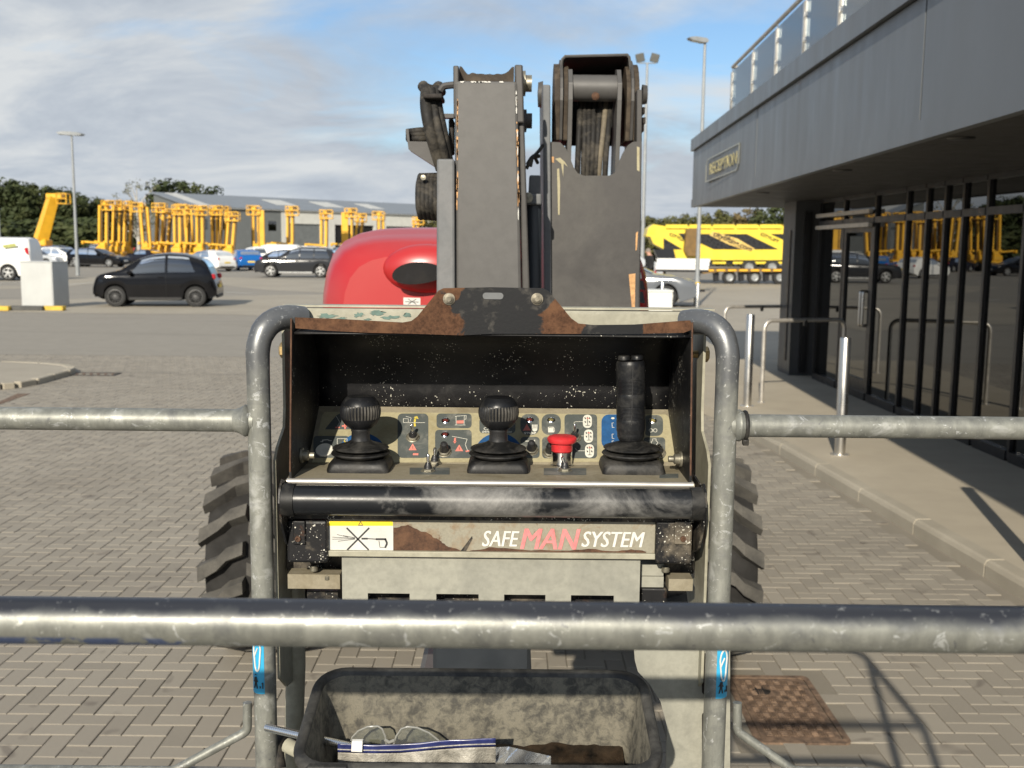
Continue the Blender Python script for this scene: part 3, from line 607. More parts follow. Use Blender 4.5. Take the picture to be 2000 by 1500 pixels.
dirty('boom_grey', (.078, .075, .072), (.102, .099, .093), .4, 3, .5, .0, 0, None, .05); dirty('boom_side', (.042, .039, .037), (.07, .066, .06), .35, 4, .5); dirty('boom_plate', (.11, .115, .12), (.15, .15, .15), .4, 5, .55)
dirty('grease', (.035, .026, .018), (.09, .07, .05), .5, 30, .7, 0, 0, None, .6); dirty('hose_rubber', (.016, .015, .014), (.1, .088, .07), .42, 20, .7); plain('zinc_bolt', (.3, .28, .22), .45, .7, .3, 60); plain('lip_zinc', (.2, .18, .14), .5, .6, .35, 120); plain('brass_bolt', (.42, .3, .14), .4, .7, .2, 60); plain('orange_chip', (.5, .28, .12), .7, 0, .2, 60)
dirty('tray_plastic', (.02, .02, .02), (.085, .082, .074), .55, 14, .6); dirty('tray_dirt', (.045, .042, .034), (.165, .15, .114), .68, 85, .8, 0, 0, None, .5); plain('mud_wet', (.022, .014, .008), .2, 0, .5, 40)
b_ = NB('red_cover'); v_ = b_.wcoord(); b_.set('Base Color', b_.mix(b_.ramp(b_.noise(v_, 2.2, 4), [(.35, 0.), (.7, .5)]), (.36, .012, .014), (.38, .035, .032))); b_.set('Roughness', .38); b_.set('Coat Weight', .35); b_.set('Coat Roughness', .25)
def tyre_mat():
    b = NB('tyre_dusty'); v = b.wcoord(); n1 = b.noise(v, 9, 5, .6); n2 = b.noise(v, 120, 3, .7); c = b.mix(b.ramp(n1, [(.35, .35), (.6, 1.)]), (.014, .014, .014), (.09, .084, .072)); c = b.mix(b.ramp(n2, [(.35, .4), (.6, 0.)]), c, (.045, .042, .038)); b.set('Base Color', c); b.set('Roughness', .9)
tyre_mat()
BX = -.029                                       # basket centre line
lift = wempty('boom_lift', (-.13, 4.6, 0), 'articulated boom lift with red cover, grey booms and galvanised basket with control console', 'boom lift')
UY = 1.50; UL, UR = P(508, 900, UY).x, P(1414, 900, UY).x
zr = P(240, 819, UY).z; zt = P(960, 622, 1.55).z
TR_ = .0168
def upright(x, sgn):
    b = MB(); top = [(x, UY, .56), (x, UY, zr-.3), (x, UY, zr), (x, UY, zr+.075), (x, UY, zr+.1)]
    top += [Vector((x, UY, zr+.1))*(1-t)**2+Vector((x+.004*sgn, UY+.004, zt+.012))*2*t*(1-t)+Vector((x+.056*sgn, UY+.052, zt-.003))*t*t for t in [i/10 for i in range(1, 11)]]
    b.tube(top, [TR_]*4+[TR_+.0006]*3+[TR_+.0015]*(len(top)-7), 24); return b.build('upright', 'galv_upright', lift)
up_l = upright(UL, 1); up_r = upright(UR, -1)
XB = .955; FY = .728; fz = P(1000, 1220, FY).z
for s_, ux in ((-1, UL), (1, UR)):
    xe = BX+s_*XB
    b = MB(); b.tube(fillet([(ux+s_*.006, UY, zr), (xe, UY, zr), (xe, FY, fz)], .13, 8), TR_, 24); b.build('side_rail', 'galv', lift)
    b = MB(); b.lathe([(TR_+.001, 0), (TR_+.006, .004), (TR_+.007, .008), (TR_+.002, .017), (TR_, .024)], Matrix.Translation((ux+s_*.012, UY, zr)) @ Matrix.Rotation(s_*math.pi/2, 4, 'Y'), 20); b.build('weld_collar', 'galv', lift)
    b = MB(); b.tube(fillet([(ux, UY, 1.09), (xe, UY, 1.09), (xe, FY, 1.09)], .13, 8), .0145, 16); b.build('mid_rail', 'galv', lift)
    b = MB(); b.tube(fillet([(xe, FY, fz), (xe, FY-.0, .58), ], .1), TR_, 16); b.build('corner_post', 'galv', lift)
    b = MB(); b.tube([(xe, UY-.14, zr), (xe, UY-.14, .58)], TR_, 16); b.build('corner_post', 'galv', lift)
    p0 = P(483 if s_ < 0 else 1440, 1372, UY-.002); p1 = P(483 if s_ < 0 else 1440, 1428, UY-.004); p2 = P(395 if s_ < 0 else 1520, 1490, UY-.02); p3 = P(345 if s_ < 0 else 1575, 1500, UY-.02)
    p2 = P(338 if s_ < 0 else 1552, 1506, UY-.02); b = MB(); b.tube(fillet([p0, p1, p2, p2+Vector((s_*.12, 0, 0))], .008), .007, 12); b.build('brace', 'galv', lift)
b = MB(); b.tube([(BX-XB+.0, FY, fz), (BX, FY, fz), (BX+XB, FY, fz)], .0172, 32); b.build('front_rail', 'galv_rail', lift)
b = MB(); b.box((BX, (UY+FY)/2, .545), (2*XB, UY-FY+.04, .03), None, 0, .005); b.build('basket_floor', 'galv', lift)
for y in (FY, UY): b = MB(); b.box((BX, y+(-.012 if y == FY else .03), .64), (2*XB, .008, .15)); b.build('toe_board', 'galv', lift)
# zip tie on the right rail joint
b = MB(); zx = P(1455, 828, UY).x; b.tube([(zx, UY+math.cos(a)*.0195, zr+math.sin(a)*.0195) for a in [2*math.pi*i/24 for i in range(24)]], .0034, 8, True, 0, True); b.box((zx, UY-.008, zr-.023), (.009, .008, .009), (.3, 0, 0), 0, .001); b.build('cable_tie', 'black_rubber', lift)
# blue anchor stickers wrapped on the uprights
def wrap(name, mat, ux, x0, x1, y0, y1, dr, parent, n=10):
    a0, a1 = [math.asin(max(-.97, min(.97, (P(x, (y0+y1)/2, UY-TR_*.8).x-ux)/TR_))) for x in (x0, x1)]; z0, z1 = P(ux, y1, UY).z, P(ux, y0, UY).z; z0, z1 = P(1000, y1, UY-.016).z, P(1000, y0, UY-.016).z
    b = MB(); r_ = TR_+dr; b.grid(lambda u, v: (ux+math.sin(a0+(a1-a0)*u)*r_, UY-math.cos(a0+(a1-a0)*u)*r_, z0+(z1-z0)*v), n, 2, 0, True); return b.build(name, mat, parent)
for ux, x0, x1, lab in ((UL, 489, 517, 0), (UR, 1399, 1427, 1)):
    st = wrap('anchor_sticker', 'sticker_blue', ux, x0, x1, 1250, 1360, .0006, lift)
    b = MB(); r_ = TR_+.0014; zc0 = P(1000, 1286 if not lab else 1296, UY-.016).z; xm = (P((x0+x1)/2, 1300, UY-.016).x-ux)/TR_
    def on(u, dz): a_ = math.asin(max(-.95, min(.95, xm))) + u/TR_; return Vector((ux+math.sin(a_)*r_, UY-math.cos(a_)*r_, zc0+dz))
    pts = [on(.0058*math.cos(a)*(1 if math.sin(a) > 0 else .72), .017*math.sin(a)+(.007 if math.sin(a) > 0 else -.007)) for a in [2*math.pi*i/28 for i in range(28)]]
    b.tube(pts, .0013, 6, True, 0, True); b.tube([on(-.005, -.002), on(.001, .012)], .0012, 6); b.build('carabiner_mark', 'letter_white', st)
    b = MB(); zc0 = P(1000, 1334, UY-.016).z
    for (u0, z0, u1, z1, rr) in ((-.003, .009, -.003, .0095, .0018), (-.003, .005, -.003, -.002, .0022), (-.003, .004, -.0068, -.002, .0008), (-.003, .004, .0005, -.002, .0008), (-.0035, -.002, -.0058, -.0125, .001), (-.0025, -.002, -.0005, -.0125, .001), (.003, -.0085, .0052, -.0115, .0005), (.0052, -.0085, .003, -.0115, .0005), (.0078, -.003, .0078, -.012, .0009), (.0078, -.003, .0064, -.0045, .0007)):
        b.tube([on(u0, z0), on(u1, z1)], rr, 6)
    b.build('person_mark', 'sticker_black', st)
# cross beam behind the hood
b = MB(); xl, xr = P(556, 600, 1.56).x, P(1392, 600, 1.56).x; z0, z1 = P(960, 650, 1.555).z, P(960, 606, 1.555).z
b.box(((xl+xr)/2, 1.572, (z0+z1)/2), (xr-xl, .03, z1-z0), None, 0, .004); b.box(((xl+xr)/2, 1.584, z1+.003), (xr-xl+.01, .03, .0028)); b.build('cross_beam', 'cream_green', lift)
def ppoly(pts, Y, th, name, mats, parent=lift, bevel=0, mi=0):        # outline in photo pixels on the plane Y, extruded away from the camera
    q = [P(x, y, Y) for x, y in pts]; o_ = Vector((0, Y, 0)); b = MB(); b.ext([(p.x, p.z) for p in q], o_, (1, 0, 0), (0, 0, 1), -th); return b.build(name, mats, parent, bevel)
plain('green_paint', (.1, .165, .14), .6, 0, .2, 60)
for k, (cx, cy, w_, h_) in enumerate(((640, 617, 24, 6), (668, 622, 12, 5), (700, 615, 14, 6), (738, 612, 20, 7), (765, 620, 26, 5), (795, 616, 10, 6), (718, 624, 9, 3))):
    rg = random.Random(k); pts = [(cx+w_*math.cos(a)*rg.uniform(.3, 1.0), cy+h_*math.sin(a)*rg.uniform(.3, 1.0)) for a in [2*math.pi*i/22 for i in range(22)]]
    ppoly(pts, 1.5562, .0003, 'paint_patch', 'green_paint', bpy.data.objects['cross_beam'])
# side bracket plates
for sgn, ux in ((1, UL), (-1, UR)):
    X = ux+sgn*.0185; b = MB(); zz = lambda y, Y: P(1000, y, Y).z
    prof = [(1.585, zz(622, 1.58)), (1.585, zz(800, 1.585)), (1.578, zz(840, 1.57)), (1.53, zz(880, 1.52)), (1.512, zz(905, 1.51)), (1.512, zz(1330, 1.51)), (1.56, zz(1345, 1.56)), (1.62, zz(1330, 1.62)), (1.64, zz(1180, 1.64)), (1.70, zz(1100, 1.7)), (1.72, zz(900, 1.72)), (1.72, zz(680, 1.72)), (1.66, zz(622, 1.66))]
    b.ext(prof, (X-.002, 0, 0), (0, 1, 0), (0, 0, 1), .004); b.build('bracket_plate', 'cream', lift)
    zb = P(1000, 688, 1.63).z
    for yb_, z_, rr in ((1.628, zb, .0125),):
        b = MB(); M = Matrix.Translation((X-sgn*.002, yb_-.0, z_)) @ Matrix.Rotation(-sgn*math.pi/2, 4, 'Y'); b.lathe([(.015, 0), (.0155, .002), (.013, .003)], M, 20); b.lathe([(rr, .003), (rr, .011), (rr*.8, .013), (0, .013)], M, 6, 0, False); b.build('hinge_bolt', 'brass_bolt', lift)
        b = MB(); M2 = Matrix.Translation((X+sgn*.002, yb_, z_)) @ Matrix.Rotation(sgn*math.pi/2, 4, 'Y'); b.lathe([(.006, 0), (.006, .014)], M2, 12); b.build('bolt_shank', 'brass_bolt', lift)
# console: deck, panel, hood
DF, DB, DZ = 1.472, 1.60, 1.563; PT, PZ = 1.70, 1.637
XL, XR = P(558, 942, DF).x, P(1357, 946, DF).x
b = MB(); b.ext([(DF, DZ), (DF, DZ-.012), (DF+.004, DZ-.012), (DF+.004, DZ-.004), (DB, DZ-.004), (PT, PZ-.004), (PT, PZ), (DB, DZ)], (XL, 0, 0), (0, 1, 0), (0, 0, 1), XR-XL); deck = b.build('console_deck', 'deck_metal', lift)
b = MB(); b.cyl((XL+.002, DF+.001, DZ-.002), (XR-.002, DF+.001, DZ-.002), .0048, 10); b.build('deck_edge', 'rail_steel', deck)
b = MB(); b.box(((XL+XR)/2, DF+.004, DZ-.017), (XR-XL, .006, .009)); b.build('edge_strip', 'cream', deck)
HP = [(1.506, P(960, 655, 1.506).z), (1.54, 1.781), (1.60, 1.779), (1.65, 1.764), (1.685, 1.735), (1.703, 1.69), (1.7035, PZ-.03)]
b = MB(); hs_ = fillet([Vector((0, y, z)) for y, z in HP], .03, 4); hx0, hx1 = XL+.006, XR-.006
vs = [(x, p.y, p.z) for x in [hx0+(hx1-hx0)*i/24 for i in range(25)] for p in hs_]; m_ = len(hs_)
b.add(vs, [(i*m_+j, (i+1)*m_+j, (i+1)*m_+j+1, i*m_+j+1) for i in range(24) for j in range(m_-1)], 0, True); hood = b.build('hood', 'black_paint', lift, solid=.003)
for X in (hx0, hx1):
    b = MB(); prof = [(1.503, P(960, 628, 1.503).z)]+[(p.y, p.z) for p in hs_[2:]]+[(1.70, 1.53), (1.478, 1.50), (1.476, DZ+.01), (1.487, 1.66)]
    b.ext(prof, (X-.0015, 0, 0), (0, 1, 0), (0, 0, 1), .003); b.build('hood_side', 'black_paint', hood)
    b = MB(); b.tube([(X, 1.5015, P(960, 626, 1.5).z), (X, 1.486, 1.66), (X, 1.475, DZ+.012)], .0014, 8); b.build('hood_edge', 'rust', hood)
    s_ = 1 if X < 0 else -1
    b = MB(); M = Matrix.Translation((X+s_*.002, 1.545, 1.585)) @ Matrix.Rotation(s_*math.pi/2, 4, 'Y'); b.lathe([(.012, 0), (.012, .003), (.008, .003), (.008, .011), (.005, .013), (.005, .02), (0, .021)], M, 12); b.build('side_bolt', 'zinc_bolt', hood)
lip = ppoly([(576, 620), (660, 623), (786, 630), (803, 627), (815, 618), (856, 568), (866, 563), (960, 561), (1060, 563), (1072, 569), (1116, 622), (1130, 632), (1160, 635), (1240, 634), (1330, 627), (1348, 626), (1352, 634), (1351, 644), (1335, 650), (1200, 653), (1150, 652), (1090, 652), (960, 652), (900, 655), (812, 652), (720, 650), (640, 646), (577, 641)], 1.502, .003, 'hood_lip', 'hood_rust', hood)
b = MB(); p = P(963, 578, 1.5012); b.ext(rrect(.03, .0095, .0046), p, (1, 0, 0), (0, 0, 1), .0006); b.build('slot', 'boom_plate', lip)
for px in (877, 1049):
    p = P(px, 584, 1.5015); M = Matrix.Translation(p) @ Matrix.Rotation(math.pi/2, 4, 'X'); b = MB(); b.lathe([(.0088, 0), (.0088, .0015), (.0062, .0018), (.0062, .005), (.0038, .0054), (.0036, .0075), (0, .0075)], M, 20); b.build('lip_bolt', 'lip_zinc', lip)
# --- panel decals and controls

pu, pv = Vector((1, 0, 0)), Vector((0, PT-DB, PZ-DZ)).normalized(); pn = pu.cross(pv); po = Vector((0, DB, DZ))
def pp(x, y, lift_=0.0):
    d = ray(x, y); o2 = po+pn*lift_; t = (o2-CAM).dot(pn)/d.dot(pn); q = CAM+d*t-po; return q.dot(pu), q.dot(pv)
def decal(pts, h_, mat, name, parent=deck, lo=.0):
    b = MB(); b.ext([pp(x, y) for x, y in pts], po+pn*lo, pu, pv, h_); return b.build(name, mat, parent)
def prr(x0, y0, x1, y1, r_=7, k=4):
    return [((x0+x1)/2+x, (y0+y1)/2+y) for x, y in rrect(x1-x0, y1-y0, min(r_, (x1-x0)/2.05, (y1-y0)/2.05), k)]
c7 = lambda x, y: (600+x/5.263, 780+y/5.263)
c8 = lambda x, y: (960+x/5.263, 780+y/5.263)
def R7(x0, y0, x1, y1, r_=7): a, b2 = c7(x0, y0); c, d = c7(x1, y1); return prr(a, b2, c, d, r_)
def R8(x0, y0, x1, y1, r_=7): a, b2 = c8(x0, y0); c, d = c8(x1, y1); return prr(a, b2, c, d, r_)
sheet_ = decal([(610, 904), (629, 812), (634, 805), (1300, 810), (1306, 815), (1330, 902)], .0004, 'decal_cream', 'panel_label', deck, .0003)
H1 = .0003; L1 = .0008; H2 = .0003; L2 = .0012
decal([c7(185, 312), (637, 836), c7(300, 170), c7(335, 150), c7(500, 150), c7(500, 312)], H1, 'decal_grey', 'decal', deck, L1)
for q in (R7(65, 380, 435, 605), R7(930, 150, 1245, 605, 9), R7(1330, 150, 1690, 300), R7(1315, 318, 1690, 608), R7(1770, 195, 2140, 352), R8(515, 155, 712, 370, 14), R8(297, 155, 490, 370, 14), R8(298, 390, 495, 607), R8(520, 390, 715, 610), R8(750, 158, 1085, 610), R8(1560, 165, 1762, 380, 12), R8(1560, 395, 1785, 612)): decal(q, H1, 'decal_grey', 'decal', deck, L1)
decal(R8(1130, 160, 1540, 510, 14), H1, 'decal_blue', 'decal', deck, L1)
for cx, cy, rr in ((707, 893, 49), (974, 893, 49)): decal([(cx+rr*math.cos(a), cy-rr*.95*math.sin(a)) for a in [math.pi*(.02+.96*i/18) for i in range(19)]], H1, 'decal_blue', 'decal', deck, L1+.0001)
def stroke(pts, w_, mat, name='pictogram', parent=deck):
    b = MB()
    for (x0, y0), (x1, y1) in zip(pts[:-1], pts[1:]):
        a_, c_ = pp(x0, y0), pp(x1, y1); d = Vector((c_[0]-a_[0], c_[1]-a_[1])); L = d.length
        if L < 1e-6: continue
        d /= L; n_ = Vector((-d.y, d.x))*w_/2; e = d*w_*.3
        b.ext([(a_[0]-e.x+n_.x, a_[1]-e.y+n_.y), (a_[0]-e.x-n_.x, a_[1]-e.y-n_.y), (c_[0]+e.x-n_.x, c_[1]+e.y-n_.y), (c_[0]+e.x+n_.x, c_[1]+e.y+n_.y)], po+pn*(L2+.0001), pu, pv, .0002)
    b.build(name, mat, parent)
S = lambda f, *q: [f(x, y) for x, y in q]
W1 = .0008
stroke(S(c7, (300, 180), (335, 240), (310, 290)), W1, 'decal_white'); stroke(S(c7, (360, 200), (380, 240)), .003, 'decal_yellow')
stroke(S(c7, (390, 255), (390, 305)), .0028, 'decal_pink'); stroke(S(c7, (362, 280), (418, 280)), .0028, 'decal_pink'); stroke(S(c7, (295, 295), (330, 295)), .003, 'decal_pink')
stroke(S(c7, (140, 440), (160, 440), (160, 425), (210, 420), (230, 430), (250, 430)), .0016, 'decal_white'); stroke(S(c7, (310, 410), (410, 410), (410, 465), (310, 465), (310, 410)), W1, 'decal_white'); stroke(S(c7, (392, 418), (378, 438), (395, 438), (382, 460)), .0014, 'decal_yellow')
stroke(S(c7, (990, 205), (1040, 205), (1040, 245), (990, 245), (990, 205)), W1, 'decal_white'); stroke(S(c7, (1040, 245), (1210, 245)), W1, 'decal_white'); stroke(S(c7, (1015, 180), (1070, 195), (1060, 230)), W1, 'decal_white'); stroke(S(c7, (1105, 240), (1110, 205), (1125, 190)), .003, 'decal_yellow'); decal(S(c7, (1095, 190), (1130, 178), (1145, 208)), H2, 'decal_yellow', 'pictogram', deck, L2); stroke(S(c7, (1105, 255), (1108, 280)), .003, 'decal_yellow')
for f, x, y in ((c7, 1085, 500), (c7, 1563, 510)): decal(S(f, (x-42, y+28), (x+40, y+28), (x, y-40)), H2, 'decal_pink', 'pictogram', deck, L2); stroke(S(f, (x, y-14), (x, y+12)), .0009, 'sticker_black')
stroke(S(c7, (1095, 570), (1135, 570)), .004, 'decal_pink')
stroke(S(c7, (1520, 180), (1635, 172), (1632, 210), (1612, 212)), W1, 'decal_white'); stroke(S(c7, (1530, 180), (1532, 270)), W1, 'decal_white'); stroke(S(c7, (1615, 175), (1612, 270)), W1, 'decal_white'); stroke(S(c7, (1520, 270), (1625, 270)), W1, 'decal_white'); decal(S(c7, (1536, 225), (1608, 222), (1608, 252), (1536, 254)), H2, 'decal_pink', 'pictogram', deck, L2)
stroke(S(c7, (1490, 385), (1645, 415), (1625, 470), (1650, 535)), W1, 'decal_white'); stroke(S(c7, (1520, 405), (1518, 440)), .003, 'decal_pink'); decal(S(c7, (1500, 438), (1536, 436), (1518, 462)), H2, 'decal_pink', 'pictogram', deck, L2); stroke(S(c7, (1635, 540), (1660, 535)), .003, 'decal_pink')
decal(S(c8, (322, 328), (405, 325), (362, 258)), H2, 'decal_pink', 'pictogram', deck, L2); decal([c8(445+26*math.cos(a), 312+24*math.sin(a)) for a in [2*math.pi*i/12 for i in range(12)]], H2, 'decal_white', 'pictogram', deck, L2)
for dx in (-22, -8, 6, 20): stroke(S(c8, (445+dx, 300), (445+dx*1.1, 268)), .0018, 'decal_white')
text_obj('STOP', 'lettering', 'decal_white', deck, po+pu*pp(*c8(333, 362))[0]+pv*pp(*c8(333, 362))[1]+pn*L2, pu, pv, .0042, 0, .0002, .0003, 'LEFT', 1.35)
text_obj('ON  OFF', 'lettering', 'decal_white', deck, po+pu*pp(944, 841)[0]+pv*pp(944, 841)[1]+pn*L2, pu, pv, .006, 0, 0, .0003, 'LEFT', 1.25)
text_obj('SAFE MAN SYSTEM', 'lettering', 'decal_white', deck, po+pu*pp(941, 846)[0]+pv*pp(941, 846)[1]+pn*L2, pu, pv, .004, .3, .0001, .0003, 'LEFT', 1.0)
decal(S(c8, (580, 290), (635, 288), (640, 345), (582, 345)), H2, 'decal_white', 'pictogram', deck, L2); stroke(S(c8, (590, 297), (625, 297)), .0014, 'decal_grey'); stroke(S(c8, (638, 295), (648, 310), (645, 340)), W1, 'decal_white')
stroke(S(c8, (345, 435), (440, 435)), .0014, 'decal_white'); decal(S(c8, (420, 435), (448, 420), (448, 450)), H2, 'decal_white', 'pictogram', deck, L2)
stroke(S(c8, (600, 425), (600, 405), (635, 405), (635, 425)), W1, 'decal_white'); stroke(S(c8, (845, 285), (850, 240), (870, 235), (940, 235)), W1, 'decal_white'); stroke(S(c8, (925, 382), (955, 382)), W1, 'decal_white'); stroke(S(c8, (860, 510), (885, 535), (960, 535)), W1, 'decal_white')
for (x, y) in ((985, 232), (997, 383), (1007, 535)):
    decal(prr(*c8(x-46, y-68), *c8(x+46, y+68), 8), H2, 'decal_white', 'pictogram', deck, L2-.0002); stroke(S(c8, (x, y-45), (x+3, y+40)), .0011, 'decal_grey'); stroke(S(c8, (x-18, y+42), (x+22, y+42)), .001, 'sticker_black'); stroke(S(c8, (x-5, y-35), (x+12, y-30)), .0022, 'decal_pink')
    for dx in (-25, 20):
        for dy in (-38, 0): stroke(S(c8, (x+dx, y+dy), (x+dx+6, y+dy+12)), .0018, 'sticker_black')
for y in (270, 385, 455): stroke(S(c8, (1255, y-22), (1238, y-22), (1240, y+24), (1260, y+24)), W1, 'decal_white')
decal([c8(1246+18*math.cos(a), 200+10*math.sin(a)) for a in [2*math.pi*i/10 for i in range(10)]], H2, 'decal_white', 'pictogram', deck, L2)
for dx in (-22, 22): stroke([c8(1660+dx+18*math.cos(a), 325+18*math.sin(a)) for a in [2*math.pi*i/12 for i in range(13)]], .0011, 'decal_white')
stroke(S(c8, (1655, 412), (1690, 412), (1690, 430), (1710, 450), (1690, 475), (1650, 475), (1640, 445), (1655, 430), (1655, 412)), W1, 'decal_white')
plain('lamp_red', (.13, .03, .025), .15, 0, .3, 60); plain('lamp_amber', (.2, .17, .07), .15, 0, .3, 60); plain('switch_black', (.02, .02, .021), .4, 0, .2, 60)
def pM(x, y, h_=0.0): u, v = pp(x, y); q = po+pu*u+pv*v+pn*h_; return Matrix(((pu.x, pv.x, pn.x, q.x), (pu.y, pv.y, pn.y, q.y), (pu.z, pv.z, pn.z, q.z), (0, 0, 0, 1)))
for f, x, y, m in ((c7, 1422, 228, 'lamp_red'), (c7, 1417, 370, 'lamp_red'), (c8, 393, 220, 'lamp_red'), (c8, 612, 222, 'lamp_amber'), (c8, 1655, 228, 'lamp_amber')):
    b = MB(); M = pM(*f(x, y), .001); b.lathe([(.0066, 0), (.0066, .002), (.0055, .0028), (.0048, .002)], M, 20); il = b.build('indicator_lamp', 'chrome', lift); b = MB(); b.lathe([(.0047, .0012), (.003, .003), (0, .0034)], M, 16); b.build('lens', m, il)
def hexnut(b, M, r_, h0, h1): b.lathe([(r_, h0), (r_, h1), (r_*.85, h1+.0008), (0, h1+.0008)], M, 6, 0, False)
def pushbutton(f, x, y):
    M = pM(*f(x, y), .001); b = MB(); b.lathe([(.0118, 0), (.0118, .001), (.011, .0014)], M, 22); hexnut(b, M, .0105, .0012, .0042); o = b.build('push_button', 'zinc_bolt', lift)
    b = MB(); b.lathe([(.0076, .004), (.0078, .007), (.0064, .012), (.0066, .015), (.0052, .0195), (0, .021)], M, 18); b.build('rubber_cap', 'switch_black', o)
def toggle(M, lean=(0, 0), L=.017, boot=True):
    b = MB(); b.lathe([(.0112, 0), (.0112, .001), (.0105, .0014)], M, 22); hexnut(b, M, .0096, .0012, .004); o = b.build('toggle_switch', 'zinc_bolt', lift)
    b = MB(); b.lathe([(.0066, .004), (.0058, .0075), (.0062, .008), (.0045, .011), (.004, .0135)], M, 18); b.build('rubber_boot', 'switch_black', o)
    b = MB(); t = Vector((lean[0], lean[1], 1)).normalized(); p0 = Vector((0, 0, .010)); b.tube([M @ (p0+t*s) for s in (0, L*.3, L*.75, L*.92, L)], [.0021, .0022, .0027, .0025, .0012], 12); b.build('lever', 'chrome', o)
pushbutton(c7, 1410, 545); pushbutton(c8, 410, 530); pushbutton(c8, 600, 555)
toggle(pM(*c7(1088, 395), .001), (-.05, .32)); toggle(pM(*c8(852, 400), .001), (0, .45)); toggle(pM(*c8(1722, 555), .001), (-.25, .3), .008)
b = MB(); M = pM(*c7(178, 530), .001); b.lathe([(.0138, 0), (.0138, .002), (.0125, .0028), (.0118, .0022), (0, .0026)], M, 26); b.build('blanking_plug', 'decal_white', lift)
def dk(x, y, z=DZ): return G(x, y, z)
DM = lambda x, y: Matrix.Translation(dk(x, y)+Vector((0, 0, .0002)))
toggle(DM(836, 921), (0, .02), .017); toggle(DM(849, 906), (.02, .0), .016); toggle(DM(1103, 920), (-.38, -.05), .013)
# emergency stop
b = MB(); M = DM(1097, 909); b.lathe([(.0182, 0), (.0182, .002), (.0165, .003), (.0165, .022), (.015, .023)], M, 26); es = b.build('emergency_stop', 'chrome', lift)
b = MB(); b.lathe([(.0165, .0235), (.017, .035), (.0175, .0365), (.0215, .037), (.0232, .040), (.0232, .0435), (.0205, .0465), (.014, .0478), (0, .048)], M, 28); b.build('mushroom_head', 'stop_red', es)
# joysticks
def joystick(px, py, kind):
    c = dk(px, py); M = Matrix.Translation(c); b = MB(); w2 = .048
    vs = []
    for z, s_, r_ in ((0, 1.04, .008), (.004, 1.05, .009), (.013, 1.0, .012), (.017, .93, .016), (.019, .82, .02)): vs.append([c+Vector((x*s_, y*s_*.84, z)) for x, y in rrect(2*w2, 2*w2, r_, 5)])
    n_ = len(vs[0]); b.add([p for q in vs for p in q], [(i*n_+k, i*n_+(k+1) % n_, (i+1)*n_+(k+1) % n_, (i+1)*n_+k) for i in range(4) for k in range(n_)], 0, True); b.add(vs[-1], [tuple(range(n_))]); js = b.build('joystick', 'black_rubber', lift, sharp=60)
    b = MB(); b.lathe([(.030, .017), (.036, .019), (.0465, .0235), (.0488, .0258), (.0475, .0278), (.037, .0292), (.034, .0305), (.0435, .0322), (.0465, .0345), (.045, .0362), (.034, .0398), (.023, .0432), (.0165, .047)], M, 36); b.build('bellows', 'black_rubber', js)
    if kind == 'ball':
        b = MB(); b.lathe([(.0165, .044), (.0155, .050), (.0148, .0615), (.0158, .063), (.0158, .068), (.0145, .070)], M, 24); b.build('stem', 'switch_black', js)
        def kr(t): return .0335*math.sqrt(max(0, 1-((t-.47)/.56)**2))
        rows = []; NN = 76; hk = .058
        for i in range(17):
            t = i/16*.90; r0 = max(kr(t), .0145 if t < .1 else 0); rib = 1 if .30 < t < .66 else (.4 if .24 < t < .72 else 0)
            rows.append([c+Vector(((r0-.0017*rib*(k % 2))*math.cos(2*math.pi*k/NN), (r0-.0017*rib*(k % 2))*math.sin(2*math.pi*k/NN), (.0675+hk*t))) for k in range(NN)])
        b = MB(); b.add([p for q in rows for p in q], [(i*NN+k, i*NN+(k+1) % NN, (i+1)*NN+(k+1) % NN, (i+1)*NN+k) for i in range(16) for k in range(NN)], 0, True)
        for i in range(5, 12):
            for k in range(1, NN, 2): b.mi[i*NN+k] = 1
        b.add(rows[-1], [tuple(range(NN))]); b.add(rows[0], [tuple(range(NN))[::-1]]); b.build('knob', ['black_knob', 'knob_dust'], js, sharp=25)
    else:
        tilt = Matrix.Translation(c) @ Matrix.Rotation(R(-2.0), 4, 'Y'); rows = []; zs = []; z = .047
        while z < .172: zs.append(z); z += .00105 if (.078 < z < .1 or .117 < z < .142) else .003
        NN = 40
        for z in zs:
            r0 = .0235 if z > .06 else .0225; rib = (.0007 if int((z-.078)/.00105) % 2 else 0) if (.078 < z < .1 or .117 < z < .142) else 0
            if z > .165: r0 -= (z-.165)*.5
            if z < .052: r0 -= (.052-z)*.6
            rows.append([tilt @ Vector(((r0-rib)*math.cos(2*math.pi*k/NN), (r0-rib)*.95*math.sin(2*math.pi*k/NN), z)) for k in range(NN)])
        b = MB(); b.add([p for q in rows for p in q], [(i*NN+k, i*NN+(k+1) % NN, (i+1)*NN+(k+1) % NN, (i+1)*NN+k) for i in range(len(rows)-1) for k in range(NN)], 0, True); b.add(rows[-1], [tuple(range(NN))]); b.build('grip', 'black_knob', js, sharp=25)
        for dx in (-.0105, .0105): b = MB(); b.lathe([(.010, .171), (.010, .1755), (.0085, .1775), (0, .178)], tilt @ Matrix.Translation((dx, -.002, 0)), 18); b.build('thumb_button', 'black_knob', js)
        b = MB(); b.box(tilt @ Vector((0, -.0228, .118)), (.0012, .0016, .09)); b.build('seam', 'switch_black', js)
plain('knob_dust', (.045, .041, .034), .7, 0, .3, 80); dirty('black_knob', (.009, .0095, .011), (.035, .034, .032), .3, 40, .36)
